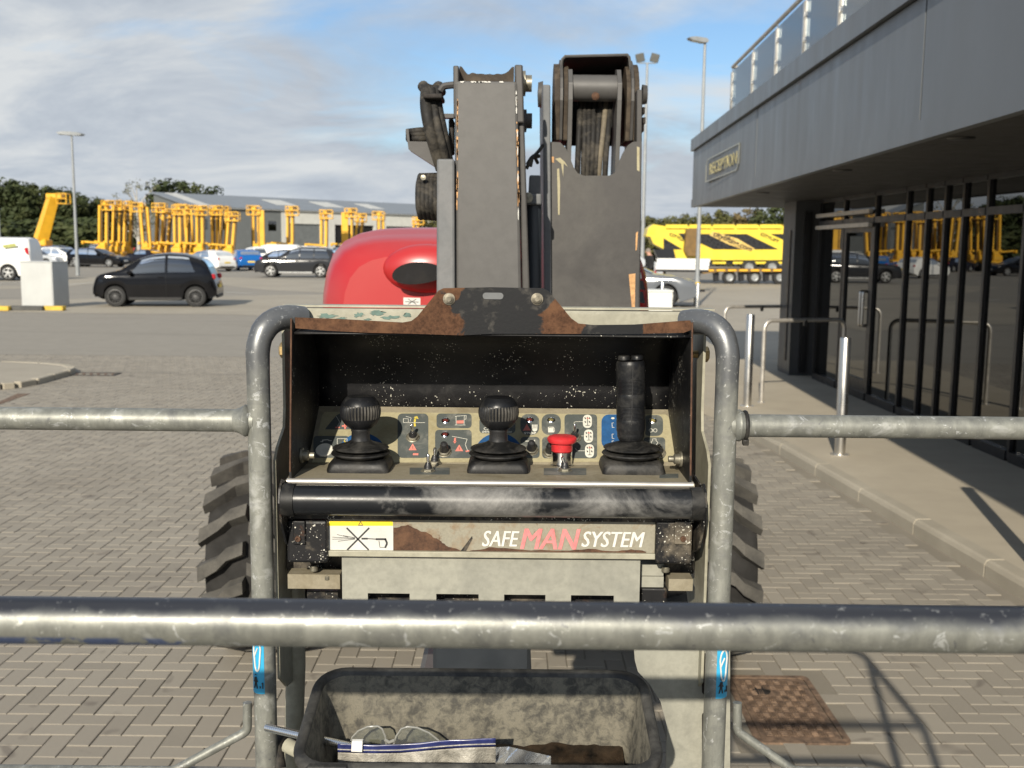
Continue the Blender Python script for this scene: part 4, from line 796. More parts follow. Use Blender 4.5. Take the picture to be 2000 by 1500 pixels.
for a_ in ((705, 914, 'ball'), (973, 915, 'ball'), (1233, 917, 'grip')):
    joystick(*a_); js = [o for o in bpy.data.objects if o.name.startswith('joystick')][-1]; c = dk(a_[0], a_[1]); s_ = .93
    for o in [js]+list(js.children):
        for v in o.data.vertices: v.co = c+(v.co-c)*(s_ if a_[2] == 'ball' else 1)*(1 if a_[2] == 'ball' else 1) if a_[2] == 'ball' else Vector((c.x+(v.co.x-c.x)*.95, c.y+(v.co.y-c.y)*.95, v.co.z))
# deck labels
for x0, y0, x1, y1 in ((800, 914, 878, 927), (1062, 915, 1145, 928), (1288, 926, 1325, 934)):
    b = MB(); q = [dk(x0, y1), dk(x1, y1), dk(x1, y0), dk(x0, y0)]; b.ext([(p.x, p.y) for p in q], (0, 0, DZ+.0003), (1, 0, 0), (0, 1, 0), .0003); b.build('deck_label', 'decal_grey', deck)
# roller bar and what is below
RY = 1.452; ra, rb = P(561, 979, RY), P(1364, 983, RY); rz = P(960, 980, RY).z; ra.z = rb.z = rz
b = MB(); b.cyl((ra.x, RY, rz), (rb.x, RY, rz), .0215, 36); b.build('roller_bar', 'roller_black', lift)
for xe, s_ in ((ra.x, -1), (rb.x, 1)):
    b = MB(); b.lathe([(.0235, -.012), (.024, .004), (.0235, .006)], Matrix.Translation((xe, RY, rz)) @ Matrix.Rotation(s_*math.pi/2, 4, 'Y'), 30); b.build('roller_cap', 'black_rubber', lift)
    prof = [(1.43, rz+.0), (1.436, rz+.02), (1.452, rz+.03), (1.475, rz+.022), (1.53, rz+.025), (1.55, rz-.02), (1.55, P(0, 1105, 1.55).z+.03), (1.485, rz-.078), (1.47, rz-.07), (1.44, rz-.03)]
    b = MB(); b.ext(prof, (xe+s_*.007-.0015, 0, 0), (0, 1, 0), (0, 0, 1), .003); b.build('end_plate', 'black_steel', lift)
def pbox(x0, y0, x1, y1, Y0, Y1, name, mat, parent=lift, bevel=0, ch=0):
    a_, c_ = P(x0, y1, Y0), P(x1, y0, Y0); zb = P((x0+x1)/2, y1, Y0).z; zt_ = P((x0+x1)/2, y0, Y0).z; xa, xb = P(x0, (y0+y1)/2, Y0).x, P(x1, (y0+y1)/2, Y0).x
    b = MB(); b.box(((xa+xb)/2, (Y0+Y1)/2, (zb+zt_)/2), (xb-xa, Y1-Y0, zt_-zb), None, 0, ch); return b.build(name, mat, parent, bevel=bevel)
pbox(562, 1000, 1356, 1017, 1.474, 1.52, 'top_strip', 'black_steel')
pbox(560, 1017.5, 640, 1100, 1.472, 1.56, 'end_block', 'black_steel', lift, .004); pbox(1281, 1017.5, 1352, 1102, 1.472, 1.56, 'end_block', 'black_steel', lift, .004)
for x0, x1 in ((572, 596), (1318, 1350)): pbox(x0, 1018, x1, 1064, 1.4675, 1.4715, 'lug', 'black_steel', lift, .0015)
for px, py in ((582, 1052), (1334, 1052)): b = MB(); b.lathe([(.0042, 0), (.0042, .003), (.0018, .003), (.0016, .001)], Matrix.Translation(P(px, py, 1.467)) @ Matrix.Rotation(math.pi/2, 4, 'X'), 14); b.build('rivet', 'rust', lift)
dirty('name_cream', (.26, .242, .188), (.2, .12, .055), .2, 30, .5, 0, 0, (.11, .055, .022))
npl = pbox(641, 1016, 1280, 1083, 1.484, 1.50, 'name_plate', 'name_cream'); pbox(641, 1079, 1280, 1090, 1.477, 1.4835, 'plate_flange', 'cream', npl, .001)
def onY(pts, Y, th, mat, name, parent): return ppoly(pts, Y, th, name, mat, parent)
rg = random.Random(5)
def jag(pts, amp=1.6, n=5):
    o_ = []
    for (x0, y0), (x1, y1) in zip(pts, pts[1:]+pts[:1]):
        for k in range(n): t = k/n; o_.append((x0+(x1-x0)*t+rg.uniform(-amp, amp), y0+(y1-y0)*t+rg.uniform(-amp, amp)))
    return o_
rpt = jag([(768, 1030), (795, 1026), (830, 1040), (860, 1056), (880, 1070), (912, 1078), (768, 1078)])
onY(rpt, 1.4834, .0006, 'rust', 'rust_patch', npl)
onY(jag([(905, 1077), (940, 1073), (960, 1068), (1015, 1074), (1100, 1076), (1150, 1072), (1200, 1077), (1232, 1073), (1262, 1077), (1262, 1079), (905, 1079)], 1.0, 4), 1.4834, .0006, 'rust', 'rust_patch', npl)
onY([(899, 1077), (922, 1047), (923, 1052), (910, 1077)], 1.4834, .0006, 'black_steel', 'torn_edge', npl)
for body, x0, x1, yb, hpx, m in (('SAFE', 942, 1014, 1067, 30, 'letter_white'), ('MAN', 1017, 1133, 1072, 39, 'letter_pink'), ('SYSTEM', 1136, 1259, 1068, 29, 'letter_white')):
    o_ = text_obj(body, 'lettering', m, npl, (0, 0, 0), (1, 0, 0), (0, 0, 1), .02, .25, 0, .0004)
    xs = [v.co.x for v in o_.data.vertices]; zs = [v.co.z for v in o_.data.vertices]; a_ = P(x0, yb, 1.4833); c_ = P(x1, yb-hpx, 1.4833); x_0, x_1, z_0, z_1 = min(xs), max(xs), min(zs), max(zs)
    for v in o_.data.vertices: v.co = Vector((a_.x+(v.co.x-x_0)/(x_1-x_0)*(c_.x-a_.x), 1.4832+v.co.y, a_.z+(v.co.z-z_0)/(z_1-z_0)*(c_.z-a_.z)))
    embolden(o_, (.0009 if m == 'letter_pink' else .00055, 0, 0), (0, -1, 0))
# pressure washer warning sticker
stk = onY(prr(642, 1017, 768, 1078, 4), 1.4831, .0006, 'sticker_white', 'warning_sticker', npl)
onY([(645, 1017.3), (765, 1017.3), (767.5, 1020), (767.5, 1027), (642.5, 1027), (642.5, 1020)], 1.4828, .0003, 'sticker_yellow', 'sticker_band', stk)
def ink(pts, wpx, Y, parent, name='pictogram', mat='sticker_black'):
    b = MB()
    for (x0, y0), (x1, y1) in zip(pts[:-1], pts[1:]):
        dx, dy = x1-x0, y1-y0; L = math.hypot(dx, dy); nx, ny = -dy/L*wpx/2, dx/L*wpx/2; q = [P(x, y, Y) for x, y in ((x0+nx, y0+ny), (x0-nx, y0-ny), (x1-nx, y1-ny), (x1+nx, y1+ny))]; b.ext([(p.x, p.z) for p in q], (0, Y, 0), (1, 0, 0), (0, 0, 1), .0002)
    b.build(name, mat, parent)
iy = 1.4826
ink([(677, 1031), (720, 1074)], 3, iy, stk); ink([(721, 1031), (678, 1074)], 3, iy, stk)
for (x0, y0, x1, y1) in ((649, 1049, 693, 1051), (649, 1053, 693, 1052), (660, 1057, 693, 1053), (670, 1046, 693, 1050), (658, 1044, 680, 1049)): ink([(x0, y0), (x1, y1)], .8, iy, stk)
ink([(706, 1052), (718, 1052)], 3.4, iy, stk); ink([(718, 1052), (736, 1053)], 1.6, iy, stk); ink([(734, 1053), (754, 1053)], 3.6, iy, stk); ink([(752, 1052), (756, 1061), (752, 1070)], 3.6, iy, stk); ink([(740, 1056), (742, 1069), (752, 1069)], .9, iy, stk)
ink([(704, 1018.5), (700, 1026), (708.5, 1026), (704, 1018.5)], .9, iy-.0005, stk)
# front cream plate with slots
W_ = []
pl_x = [668, 718, 800, 852, 935, 985, 1066, 1116, 1200, 1250]
for i in range(9):
    slot = i % 2 == 1
    pbox(pl_x[i], 1090, pl_x[i+1], 1161 if slot else 1240, 1.488, 1.491, 'front_plate', 'grey_plate') if False else W_.append((pl_x[i], pl_x[i+1], slot))
b = MB(); Y = 1.488
for x0, x1, slot in W_:
    p0 = P(x0, 1120, Y).x; p1 = P(x1, 1120, Y).x; zt_ = P(960, 1091, Y).z; zm = P(960, 1161, Y).z; zn = P(960, 1190, Y).z; zb = P(960, 1240, Y).z
    if slot: b.ext([(p0, zm), (p1, zm), (p1, zt_), (p0, zt_)], (0, Y, 0), (1, 0, 0), (0, 0, 1), -.003); b.ext([(p0, zb), (p1, zb), (p1, zn), (p0, zn)], (0, Y, 0), (1, 0, 0), (0, 0, 1), -.003)
    else: b.ext([(p0, zb), (p1, zb), (p1, zt_), (p0, zt_)], (0, Y, 0), (1, 0, 0), (0, 0, 1), -.003)
b.build('front_plate', 'grey_plate', lift)
pbox(676, 1150, 1244, 1225, 1.53, 1.56, 'backing_box', 'black_steel'); pbox(560, 1060, 1356, 1118, 1.565, 1.62, 'console_body', 'black_steel')
pbox(562, 1122, 664, 1150, 1.51, 1.54, 'support_bar', 'deck_metal'); pbox(1306, 1131, 1353, 1154, 1.51, 1.54, 'support_bar', 'deck_metal'); pbox(1252, 1102, 1296, 1124.5, 1.52, 1.56, 'hinge_block', 'grey_plate'); pbox(1252, 1126, 1296, 1147, 1.52, 1.56, 'hinge_block', 'grey_plate'); pbox(1252, 1149, 1302, 1215, 1.525, 1.57, 'junction_box', 'black_steel', lift, .003)
pbox(600, 1154, 660, 1215, 1.545, 1.59, 'junction_box', 'black_steel')
for px, py in ((613, 1104), (640, 1121), (1300, 1106)): b = MB(); q = P(px, py, 1.515); b.lathe([(.0052, 0), (.0052, -.002), (.0062, -.002), (.0062, -.008), (.005, -.009), (0, -.009)], Matrix.Translation(q), 12); b.build('clamp_bolt', 'zinc_bolt', lift)
# second thin tube on the left, slotted plate on the right
b = MB(); q0, q1, q2 = P(577, 1160, 1.62), P(578, 1300, 1.615), P(572, 1500, 1.61); b.tube([q0+Vector((0, 0, .05)), q0, q1, q2, q2+Vector((-.01, 0, -.5))], .0156, 20); b.build('support_tube', 'cream', lift)
op = [(1236, 1240), (1426, 1240), (1426, 1520), (1300, 1520), (1303, 1420), (1290, 1370), (1268, 1335), (1246, 1312), (1240, 1290)]
q = [P(x, y, 1.535) for x, y in op]; b = MB(); b.ext([(p.x, p.z) for p in q], (0, 1.535, 0), (1, 0, 0), (0, 0, 1), -.004); b.build('slotted_plate', 'grey_plate', lift)
for y0, y1 in ((1276, 1356), (1392, 1476)): onY(prr(1371, y0, 1382, y1, 5), 1.5345, .0004, 'iron_dark', 'slot', bpy.data.objects['slotted_plate'])
b = MB(); b.tube([P(545, 1500, 1.5), P(540, 1460, 1.51), P(548, 1440, 1.53), P(565, 1440, 1.55), P(575, 1465, 1.56)], .011, 12); b.build('hose', 'hose_rubber', lift); b = MB(); b.tube([P(560, 1455, 1.47), P(600, 1475, 1.45), P(650, 1510, 1.43)], .011, 12); b.build('lever_handle', 'cream', lift)
# tool tray
TX0, TX1, TY0, TY1, TZ, TH = P(655, 1320, 1.44).x-.02, P(1250, 1320, 1.44).x+.004, 1.235, 1.442, P(960, 1312, 1.44).z, .125
TIL = lambda Y: (TY1-Y)*.2
def loopz(dx, dy, z, r_): return [Vector(((TX0+TX1)/2+x, (TY0+TY1)/2+y, z-TIL((TY0+TY1)/2+y))) for x, y in rrect(TX1-TX0+dx, TY1-TY0+dy, r_, 6)]
rings = [loopz(-.03, -.03, TZ-TH, .03), loopz(.0, .0, TZ-.012, .04), loopz(.010, .010, TZ-.010, .045), loopz(.012, .012, TZ-.002, .046), loopz(.006, .006, TZ+.002, .043), loopz(-.012, -.012, TZ+.002, .036), loopz(-.018, -.018, TZ-.003, .034), loopz(-.05, -.045, TZ-TH+.008, .026)]
n_ = len(rings[0]); b = MB(); b.add([p for q in rings for p in q], [(i*n_+k, i*n_+(k+1) % n_, (i+1)*n_+(k+1) % n_, (i+1)*n_+k) for i in range(7) for k in range(n_)], 0, True)
for f_i in range(6*n_, 7*n_): b.mi[f_i] = 1
b.add(rings[-1], [tuple(range(n_))], 1); b.add(rings[0], [tuple(range(n_))[::-1]], 0); tray = b.build('tool_tray', ['tray_plastic', 'tray_dirt'], lift, sharp=60)
b = MB(); rg = random.Random(9); n2 = 40
def mudf(u, v):
    x = TX0+.03+(TX1-TX0-.06)*u; y = TY0+.03+(TY1-TY0-.055)*v; return (x, y, TZ-TH-TIL(y)+.012+.018*v+.006*mnoise.noise(Vector((x*22, y*22, 0)))+.004*mnoise.noise(Vector((x*70, y*70, 3))))
b.grid(mudf, 40, 14, 0, True); b.build('tray_sludge', 'mud_wet', tray)
b = MB(); tabs = [(TX0+.05, TY0+.004, TZ-.004, .05)]
b.box((TX0+.045, TY0-.001, TZ-.012-TIL(TY0)), (.06, .02, .03), None, 0, .006); b.build('latch', 'tray_plastic', tray)
# loose things in the tray
gls = wempty('safety_glasses', tuple(P(775, 1440, 1.36)), 'clear safety glasses lying in the tray behind the zip bag', 'glasses')
glass('clear_plastic', (.9, .92, .9), 1.5, .02, .05); glass('bag_plastic', (.8, .82, .84), 1.45, .12, .22)
gy = 1.375
for pts, nm in (([(684, 1452), (688, 1440), (700, 1428), (718, 1420), (738, 1419), (746, 1424), (752, 1438), (755, 1456), (752, 1470), (690, 1470)], 'lens'), ([(768, 1456), (774, 1438), (784, 1424), (796, 1420), (815, 1422), (838, 1432), (856, 1446), (862, 1460), (850, 1472), (772, 1472)], 'lens')):
    q = [P(x, y, gy) for x, y in pts]; ppoly(pts, gy, .0022, 'lens', 'clear_plastic', gls); b = MB(); b.tube([p+Vector((0, .001, 0)) for p in q], .0015, 6, True, 0, True); b.build('lens_rim', 'clear_rim', gls) if 'clear_rim' in MATS else (plain('clear_rim', (.24, .24, .22), .1, 0, .1, 40), b.build('lens_rim', 'clear_rim', gls))
b = MB(); b.tube([P(752, 1445, gy), P(760, 1450, gy-.003), P(770, 1446, gy)], .0025, 8); b.build('nose_bridge', 'clear_rim', gls)
for s_ in ((684, 1455), (862, 1462)): b = MB(); q = P(*s_, gy); b.tube([q, q+Vector((0, .025, -.006)), q+Vector((.0, .045, -.02))], .002, 6); b.build('temple', 'clear_rim', gls)
bag = wempty('zip_bag', tuple(P(830, 1470, 1.31)), 'clear zip bag with blue seal and white slider in the tray', 'bag')
plain('zip_blue', (.028, .036, .13), .3, 0, .2, 60); plain('bag_cloudy', (.42, .4, .35), .3, 0, .25, 70, .5, .004); plain('slider_white', (.75, .74, .7), .4, 0, .05, 40)
by = 1.315
def bagf(u, v):
    x = 660+(968-660)*u; yt = 1452-10*max(0, (u-.4)/.6)+2*math.sin(u*6); y = yt+58*v; p = P(x, y, by+.012*math.sin(u*21)*v+.01*v); return p
b = MB(); b.grid(lambda u, v: bagf(u, .28+.72*v), 40, 10); b.build('pouch', 'bag_cloudy', bag, solid=.0006)
b = MB(); b.grid(lambda u, v: bagf(u, .28*v)+Vector((0, -.001, 0)), 40, 4); b.build('seal_strip', 'zip_blue', bag, solid=.001)
b = MB(); b.tube([bagf(i/20, .17)+Vector((0, -.0025, 0)) for i in range(21)], .0008, 6); b.build('seal_ridge', 'bag_cloudy', bag)
ppoly([(687, 1448), (708, 1448), (707, 1469), (686, 1468)], by-.006, .006, 'slider', 'slider_white', bag, .0006)
film = wempty('plastic_sleeve', tuple(P(1010, 1475, 1.33)), 'crumpled clear plastic sleeve beside the zip bag in the tray', 'plastic sleeve')
b = MB(); tri = [(968, 1462), (1000, 1452), (1025, 1458), (1068, 1486), (1080, 1500), (968, 1505)]
b.grid(lambda u, v: P(966+110*u, 1458+18*abs(u-.25)*(1.4 if u > .25 else .4)+42*v, 1.335+.012*math.sin(u*9+v*3)), 18, 8); b.build('film', 'bag_plastic', film)
rod = wempty('threaded_rod', tuple(P(610, 1440, 1.40)), 'bright threaded steel rod sticking out over the tray edge', 'threaded rod')
a_, c_ = P(520, 1421, 1.455), P(700, 1462, 1.325); b = MB(); NT = 90; pts = [a_.lerp(c_, i/NT) for i in range(NT+1)]
b.tube(pts, [.0048+(.0012 if i % 2 else 0) for i in range(NT+1)], 14); b.build('rod', 'chrome', rod)
# ------------------------------------------------------------------ booms, turret, chassis of the lift
BY1 = 2.70
def pcol(x0a, x1a, ya, x0b, x1b, yb, Y0, Y1, name, mat, parent=lift, ch=.004):      # box column given by its front face corners at two heights
    a0, a1, b0, b1 = P(x0a, ya, Y0), P(x1a, ya, Y0), P(x0b, yb, Y0), P(x1b, yb, Y0); b = MB(); d = Vector((0, Y1-Y0, 0))
    za, zb = (a0.z+a1.z)/2, (b0.z+b1.z)/2
    for p in (a0, a1): p.z = za
    for p in (b0, b1): p.z = zb
    vs = [b0, b1, a1, a0, b0+d, b1+d, a1+d, a0+d]; b.add(vs, [(0, 1, 2, 3), (5, 4, 7, 6), (4, 0, 3, 7), (1, 5, 6, 2), (3, 2, 6, 7), (4, 5, 1, 0)]); return b.build(name, mat, parent, bevel=ch)
mb_ = pcol(888, 1011, 158, 890, 1024, 860, BY1, BY1+.26, 'main_boom', 'boom_grey', lift, .008)
pcol(1012, 1022, 175, 1026, 1044, 860, BY1+.02, BY1+.25, 'boom_flank', 'boom_side')
pcol(885, 896, 128, 886, 896, 230, BY1+.005, BY1+.3, 'boom_ear', 'boom_side', lift, .003); pcol(1005, 1021, 126, 1008, 1024, 240, BY1+.005, BY1+.3, 'boom_ear', 'boom_side', lift, .004)
# greasy mud pack between the ears
b = MB(); x0, x1 = P(897, 140, BY1+.05).x, P(1004, 140, BY1+.05).x; z0 = P(950, 160, BY1+.05).z; z1 = P(950, 143, BY1+.05).z; z2 = P(950, 130, BY1+.05).z
def mud2(u, v):
    x = x0+(x1-x0)*u; e = max(0, 1-u/.16, 1-(1-u)/.16); return (x, BY1+.06+.16*v, z1+(z2-z1)*min(1, e*1.3)+.007*mnoise.noise(Vector((x*60, v*6, 1)))-.02*v*0)
b.grid(mud2, 40, 8); b.grid(lambda u, v: (mud2(u, 0)[0], BY1+.06, z0-.02+(mud2(u, 0)[2]-z0+.02)*v), 40, 3); b.build('mud_pack', 'grease', lift)
pcol(898, 1003, 146, 898, 1003, 160, BY1+.1, BY1+.2, 'pivot_tube', 'cream')
for px, py, rr, L in ((1024, 163, .022, .02), (1026, 236, .02, .018)):
    b = MB(); q = P(px, py, BY1+.14); M = Matrix.Translation(q) @ Matrix.Rotation(math.pi/2, 4, 'Y'); b.lathe([(rr*1.5, -.01), (rr*1.5, .003), (rr, .004), (rr, L), (0, L)], M, 18); b.build('pivot_pin', 'boom_side' if py > 200 else 'zinc_bolt', lift)
# long paint chips along the corners of the boom
def chips(x, y0, y1, Y, n, seed, mat='orange_chip', w_=2.2):
    rg = random.Random(seed); b = MB()
    for k in range(n):
        y = rg.uniform(y0, y1); h_ = rg.uniform(4, 26); xx = (x(y) if callable(x) else x)+rg.uniform(-.8, .8); ww = rg.uniform(.8, w_); q = [P(a, c, Y) for a, c in ((xx-ww, y), (xx-ww*.3, y-h_/2), (xx+ww, y-h_*.2), (xx+ww*.7, y+h_/2), (xx-ww*.5, y+h_/2))]; b.ext([(p.x, p.z) for p in q], (0, Y, 0), (1, 0, 0), (0, 0, 1), -.0006)
    b.build('paint_chips', mat, lift)
chips(893, 195, 400, BY1-.0005, 24, 1); chips(lambda y: 1008+(y-150)*.018, 190, 400, BY1-.0005, 20, 2); chips(lambda y: 1008+(y-150)*.018, 180, 420, BY1-.0006, 8, 12, 'letter_white', 1.2)
b = MB()
for k in range(9):
    rg = random.Random(k+40); x = rg.uniform(895, 985); q = [P(a, c, BY1-.0008) for a, c in ((x, 159), (x+rg.uniform(4, 12), 158.5), (x+rg.uniform(4, 12), 161.5), (x+1, 161))]; b.ext([(p.x, p.z) for p in q], (0, BY1-.0008, 0), (1, 0, 0), (0, 0, 1), -.0005)
b.build('paint_chips', 'letter_white', lift)
# cover plate and hoses left of the boom
pcol(853, 887.5, 310, 852, 889.5, 860, BY1-.02, BY1+.16, 'hose_cover', 'boom_plate', lift, .006)
def hose(pts, r_, mat='hose_rubber', name='hose'):
    b = MB(); b.tube(fillet([P(x, y, Y) for x, y, Y in pts], .08, 5), r_, 12); return b.build(name, mat, lift)
hose([(833, 172, BY1+.06), (831, 210, BY1+.0), (842, 265, BY1+.0), (862, 330, BY1+.05)], .0155); hose([(842, 176, BY1+.05), (846, 215, BY1+.01), (856, 265, BY1+.01), (872, 330, BY1+.05)], .0135); hose([(852, 172, BY1+.06), (857, 215, BY1+.02), (868, 265, BY1+.02), (880, 330, BY1+.05)], .0115); hose([(846, 190, BY1+.03), (851, 235, BY1-.005), (864, 285, BY1+.0), (876, 330, BY1+.05)], .0105)
hose([(826, 168, BY1+.1), (836, 180, BY1+.07), (842, 176, BY1+.05)], .015); hose([(852, 172, BY1+.08), (858, 166, BY1+.14), (862, 180, BY1+.2)], .013)
pbox(826, 182, 864, 192, BY1-.02, BY1+.08, 'hose_clamp', 'iron_dark', lift, .004); b = MB(); b.tube(fillet([P(860, 178, BY1+.03), P(866, 168, BY1+.03), P(886, 166, BY1+.03)], .02), .009, 8); b.build('clamp_arm', 'boom_side', lift); pbox(867, 222, 886, 230, BY1+.02, BY1+.05, 'clamp_arm', 'boom_side'); pbox(876, 232, 886, 300, BY1+.06, BY1+.12, 'valve_block', 'iron_dark', lift, .004)
ppoly([(792, 252), (798, 252), (800, 276), (856, 277), (868, 277), (868, 340), (850, 326), (798, 292)], BY1+.08, .06, 'cable_tray', 'boom_side', lift, .003)
for k, yy in enumerate((258, 264, 271)): hose([(796, yy, BY1+.12), (820, yy-3+k, BY1+.10), (850, yy-4+2*k, BY1+.14)], .009)
ppoly([(818, 338), (856, 337), (856, 432), (816, 428)], BY1+.14, .01, 'hose_bracket', 'iron_dark', lift)
for k in range(5): hose([(822+k*8, 345, BY1+.12), (818+k*8, 362, BY1+.06), (818+k*8, 405, BY1+.05), (823+k*8, 424, BY1+.1)], .0098)
b = MB(); b.lathe([(.007, 0), (.007, .006), (0, .007)], Matrix.Translation(P(827, 347, BY1+.05)) @ Matrix.Rotation(math.pi/2, 4, 'X'), 12); b.build('bracket_bolt', 'zinc_bolt', lift)
# middle: ram and bracket between the booms
b = MB(); b.cyl(P(1041, 395, 2.9), P(1041, 860, 2.9), .024, 18); b.build('ram_rod', 'ram_dark', lift) if 'ram_dark' in MATS else (plain('ram_dark', (.03, .036, .044), .4, .2, .1, 6), b.build('ram_rod', 'ram_dark', lift))
pcol(1027, 1056, 400, 1027, 1056, 860, 2.9, 2.98, 'ram_cover', 'ram_dark'); pcol(1023, 1058, 378, 1023, 1058, 400, 2.86, 2.97, 'ram_head', 'boom_plate', lift, .005)
b = MB(); b.lathe([(.014, 0), (.014, .008), (0, .009)], Matrix.Translation(P(1031, 386, 2.858)) @ Matrix.Rotation(math.pi/2, 4, 'X'), 14); b.build('ram_pin', 'zinc_bolt', lift)
pcol(1034, 1056, 342, 1032, 1056, 380, 2.95, 3.0, 'ram_lug', 'boom_plate', lift, .004); hose([(1028, 330, 2.95), (1036, 312, 2.95), (1052, 296, 2.97), (1060, 284, 3.0)], .005); hose([(1030, 322, 2.97), (1040, 305, 2.97), (1052, 305, 3.0)], .006); hose([(1036, 325, 2.95), (1041, 300, 2.96), (1050, 318, 3.0)], .005)
# second boom with open head
B2 = 3.05
ppoly([(1070, 283), (1074, 277), (1094, 278), (1104, 288), (1112, 304), (1120, 326), (1128, 338), (1140, 343), (1190, 343), (1200, 338), (1207, 322), (1216, 300), (1226, 284), (1236, 277), (1253, 276), (1249, 500), (1243, 860), (1064, 860), (1068, 500)], B2, .012, 'boom_front', 'boom_side', lift, .003)
pcol(1060, 1075, 165, 1064, 1078, 860, B2-.02, B2+.34, 'boom_side_plate', 'boom_plate', lift, .004); pcol(1244, 1255, 175, 1238, 1247, 860, B2+.01, B2+.34, 'boom_side_plate', 'boom_side', lift, .003)
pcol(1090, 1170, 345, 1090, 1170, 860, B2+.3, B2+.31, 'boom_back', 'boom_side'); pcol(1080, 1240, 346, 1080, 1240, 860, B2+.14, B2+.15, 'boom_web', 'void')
# rounded head plates, cross tube, links
def disc_plate(pts, X, th, name, mat): b = MB(); b.ext(pts, (X, 0, 0), (0, 1, 0), (0, 0, 1), th); return b.build(name, mat, lift, bevel=.003)
zc2 = P(1000, 205, B2+.16).z
def head(rad, z_low): return [(B2+.16+rad*math.cos(R(a)), zc2+rad*1.15*math.sin(R(a))) for a in range(0, 181, 15)]+[(B2+.16-rad*.8, z_low), (B2+.16+rad*.8, z_low)]
zl = P(1000, 345, B2+.1).z
for px, th, mat, rad in ((1083, .016, 'grease', .105), (1094, .008, 'boom_side', .115), (1102, .014, 'grease', .10), (1225, .012, 'grease', .10), (1233, .008, 'boom_side', .115), (1240, .014, 'grease', .105)):
    disc_plate(head(rad, P(1000, 275 if px < 1110 or px > 1220 else 300, B2+.1).z), P(px, 200, B2+.05).x, th, 'head_plate', mat)
for px in (1113, 1208): disc_plate([(B2+.06, zl), (B2+.2, zl), (B2+.17, zc2), (B2+.12, P(1000, 134, B2+.12).z), (B2+.07, P(1000, 134, B2+.07).z), (B2+.03, P(1000, 160, B2+.03).z), (B2+.03, zc2)], P(px, 230, B2+.05).x-.006, .012, 'link_plate', 'boom_grey')
q0, q1 = P(1118, 172, B2+.08), P(1206, 172, B2+.08); q1.z = q0.z; b = MB(); b.cyl(q0, q1, .038, 28); b.build('cross_tube', 'boom_grey', lift)
b = MB(); q = P(1163, 188, B2+.04); b.lathe([(0, .0), (.012, .002), (.008, .006), (0, .007)], Matrix.Translation(q) @ Matrix.Rotation(math.pi/2, 4, 'X'), 9); b.build('rust_weld', 'rust', lift)
cap = [(1093, 150), (1098, 116), (1104, 110), (1225, 107), (1229, 112), (1234, 150)]
qs = [P(x, y, B2+.1) for x, y in cap]; b = MB(); b.tube([q+Vector((0, 0, 0)) for q in qs], .0045, 6)
b2 = MB(); n_ = len(qs); b2.add([q for q in qs]+[q+Vector((0, .3, -.01)) for q in qs], [(i, i+1, i+1+n_, i+n_) for i in range(n_-1)]); b2.build('head_cap', 'boom_side', lift, solid=.006); b.build('cap_edge', 'boom_grey', lift)
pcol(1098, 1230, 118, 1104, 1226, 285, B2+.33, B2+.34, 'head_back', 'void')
for k, (xa, xb, m) in enumerate(((1133, 1128, 'hose_rubber'), (1142, 1140, 'hose_rubber'), (1150, 1148, 'hose_rubber'), (1160, 1156, 'hose_rubber'), (1172, 1164, 'hose_rubber'), (1185, 1170, 'hose_tan'), (1192, 1182, 'hose_rubber'))):
    if m not in MATS: dirty('hose_tan', (.12, .1, .07), (.2, .17, .12), .5, 20, .7)
    hose([(xa, 190, B2+.16), ((xa+xb)/2+1, 250, B2+.06), (xb, 320, B2+.05), (xb-2, 400, B2+.1)], .0085, m)
for px, rr in ((1060, .04), (1254, .03)):
    b = MB(); q = P(px, 185, B2+.15); s_ = -1 if px < 1100 else 1; b.lathe([(rr, 0), (rr*.9, .014), (0, .016)], Matrix.Translation(q) @ Matrix.Rotation(s_*math.pi/2, 4, 'Y'), 20); b.build('pivot_pin', 'boom_side', lift)
for k, (x, y) in enumerate(((1256, 215), (1257, 235), (1254, 250))): pbox(x-2, y-6, x+4, y+6, B2+.05, B2+.12, 'grease_nipple', 'iron_dark')
for i, (pts, m) in enumerate((([(1088, 330), (1092, 329), (1094, 360), (1093, 420), (1090, 419)], 'decal_cream'), ([(1084, 310), (1094, 308), (1103, 316), (1109, 326), (1101, 319), (1100, 345), (1096, 320)], 'decal_cream'), ([(1078, 306), (1082, 306), (1082, 318), (1078, 317)], 'orange_chip'), ([(1244, 286), (1249, 288), (1249, 335), (1244, 332)], 'decal_cream'), ([(1242, 455), (1246, 452), (1244, 488), (1241, 490)], 'orange_chip'), ([(1228, 536), (1241, 534), (1240, 600), (1234, 600)], 'orange_chip'))): ppoly(pts, B2-.0012, .001, 'scrape', m)
# ---- red turret cover
TC = Vector((-.105, 4.05)); 
def cover(u, v):                                 # u round the section, v front to back
    a = math.pi*(u*1.16-.08); n_ = 6.5; c, s_ = math.cos(a), math.sin(a); k = (abs(c)**n_+abs(s_)**n_)**(-1/n_)
    t = min(1, v*2.2); f = (1-(1-t)**3.2)**.5; g = .80+.20*f
    x = TC.x-.655*k*c*g; z = 1.30+.665*k*s_*(.86+.14*f)+ (.02*math.sin(v*3) if v > .2 else 0); return (x, TC.y-.25+1.5*v, z)
b = MB(); b.grid(cover, 48, 24, 0, True, False)
fr = [cover(i/48, 0) for i in range(49)]; b.add(fr, [tuple(range(49))]); cv = b.build('turret_cover', 'red_cover', lift, sharp=50)
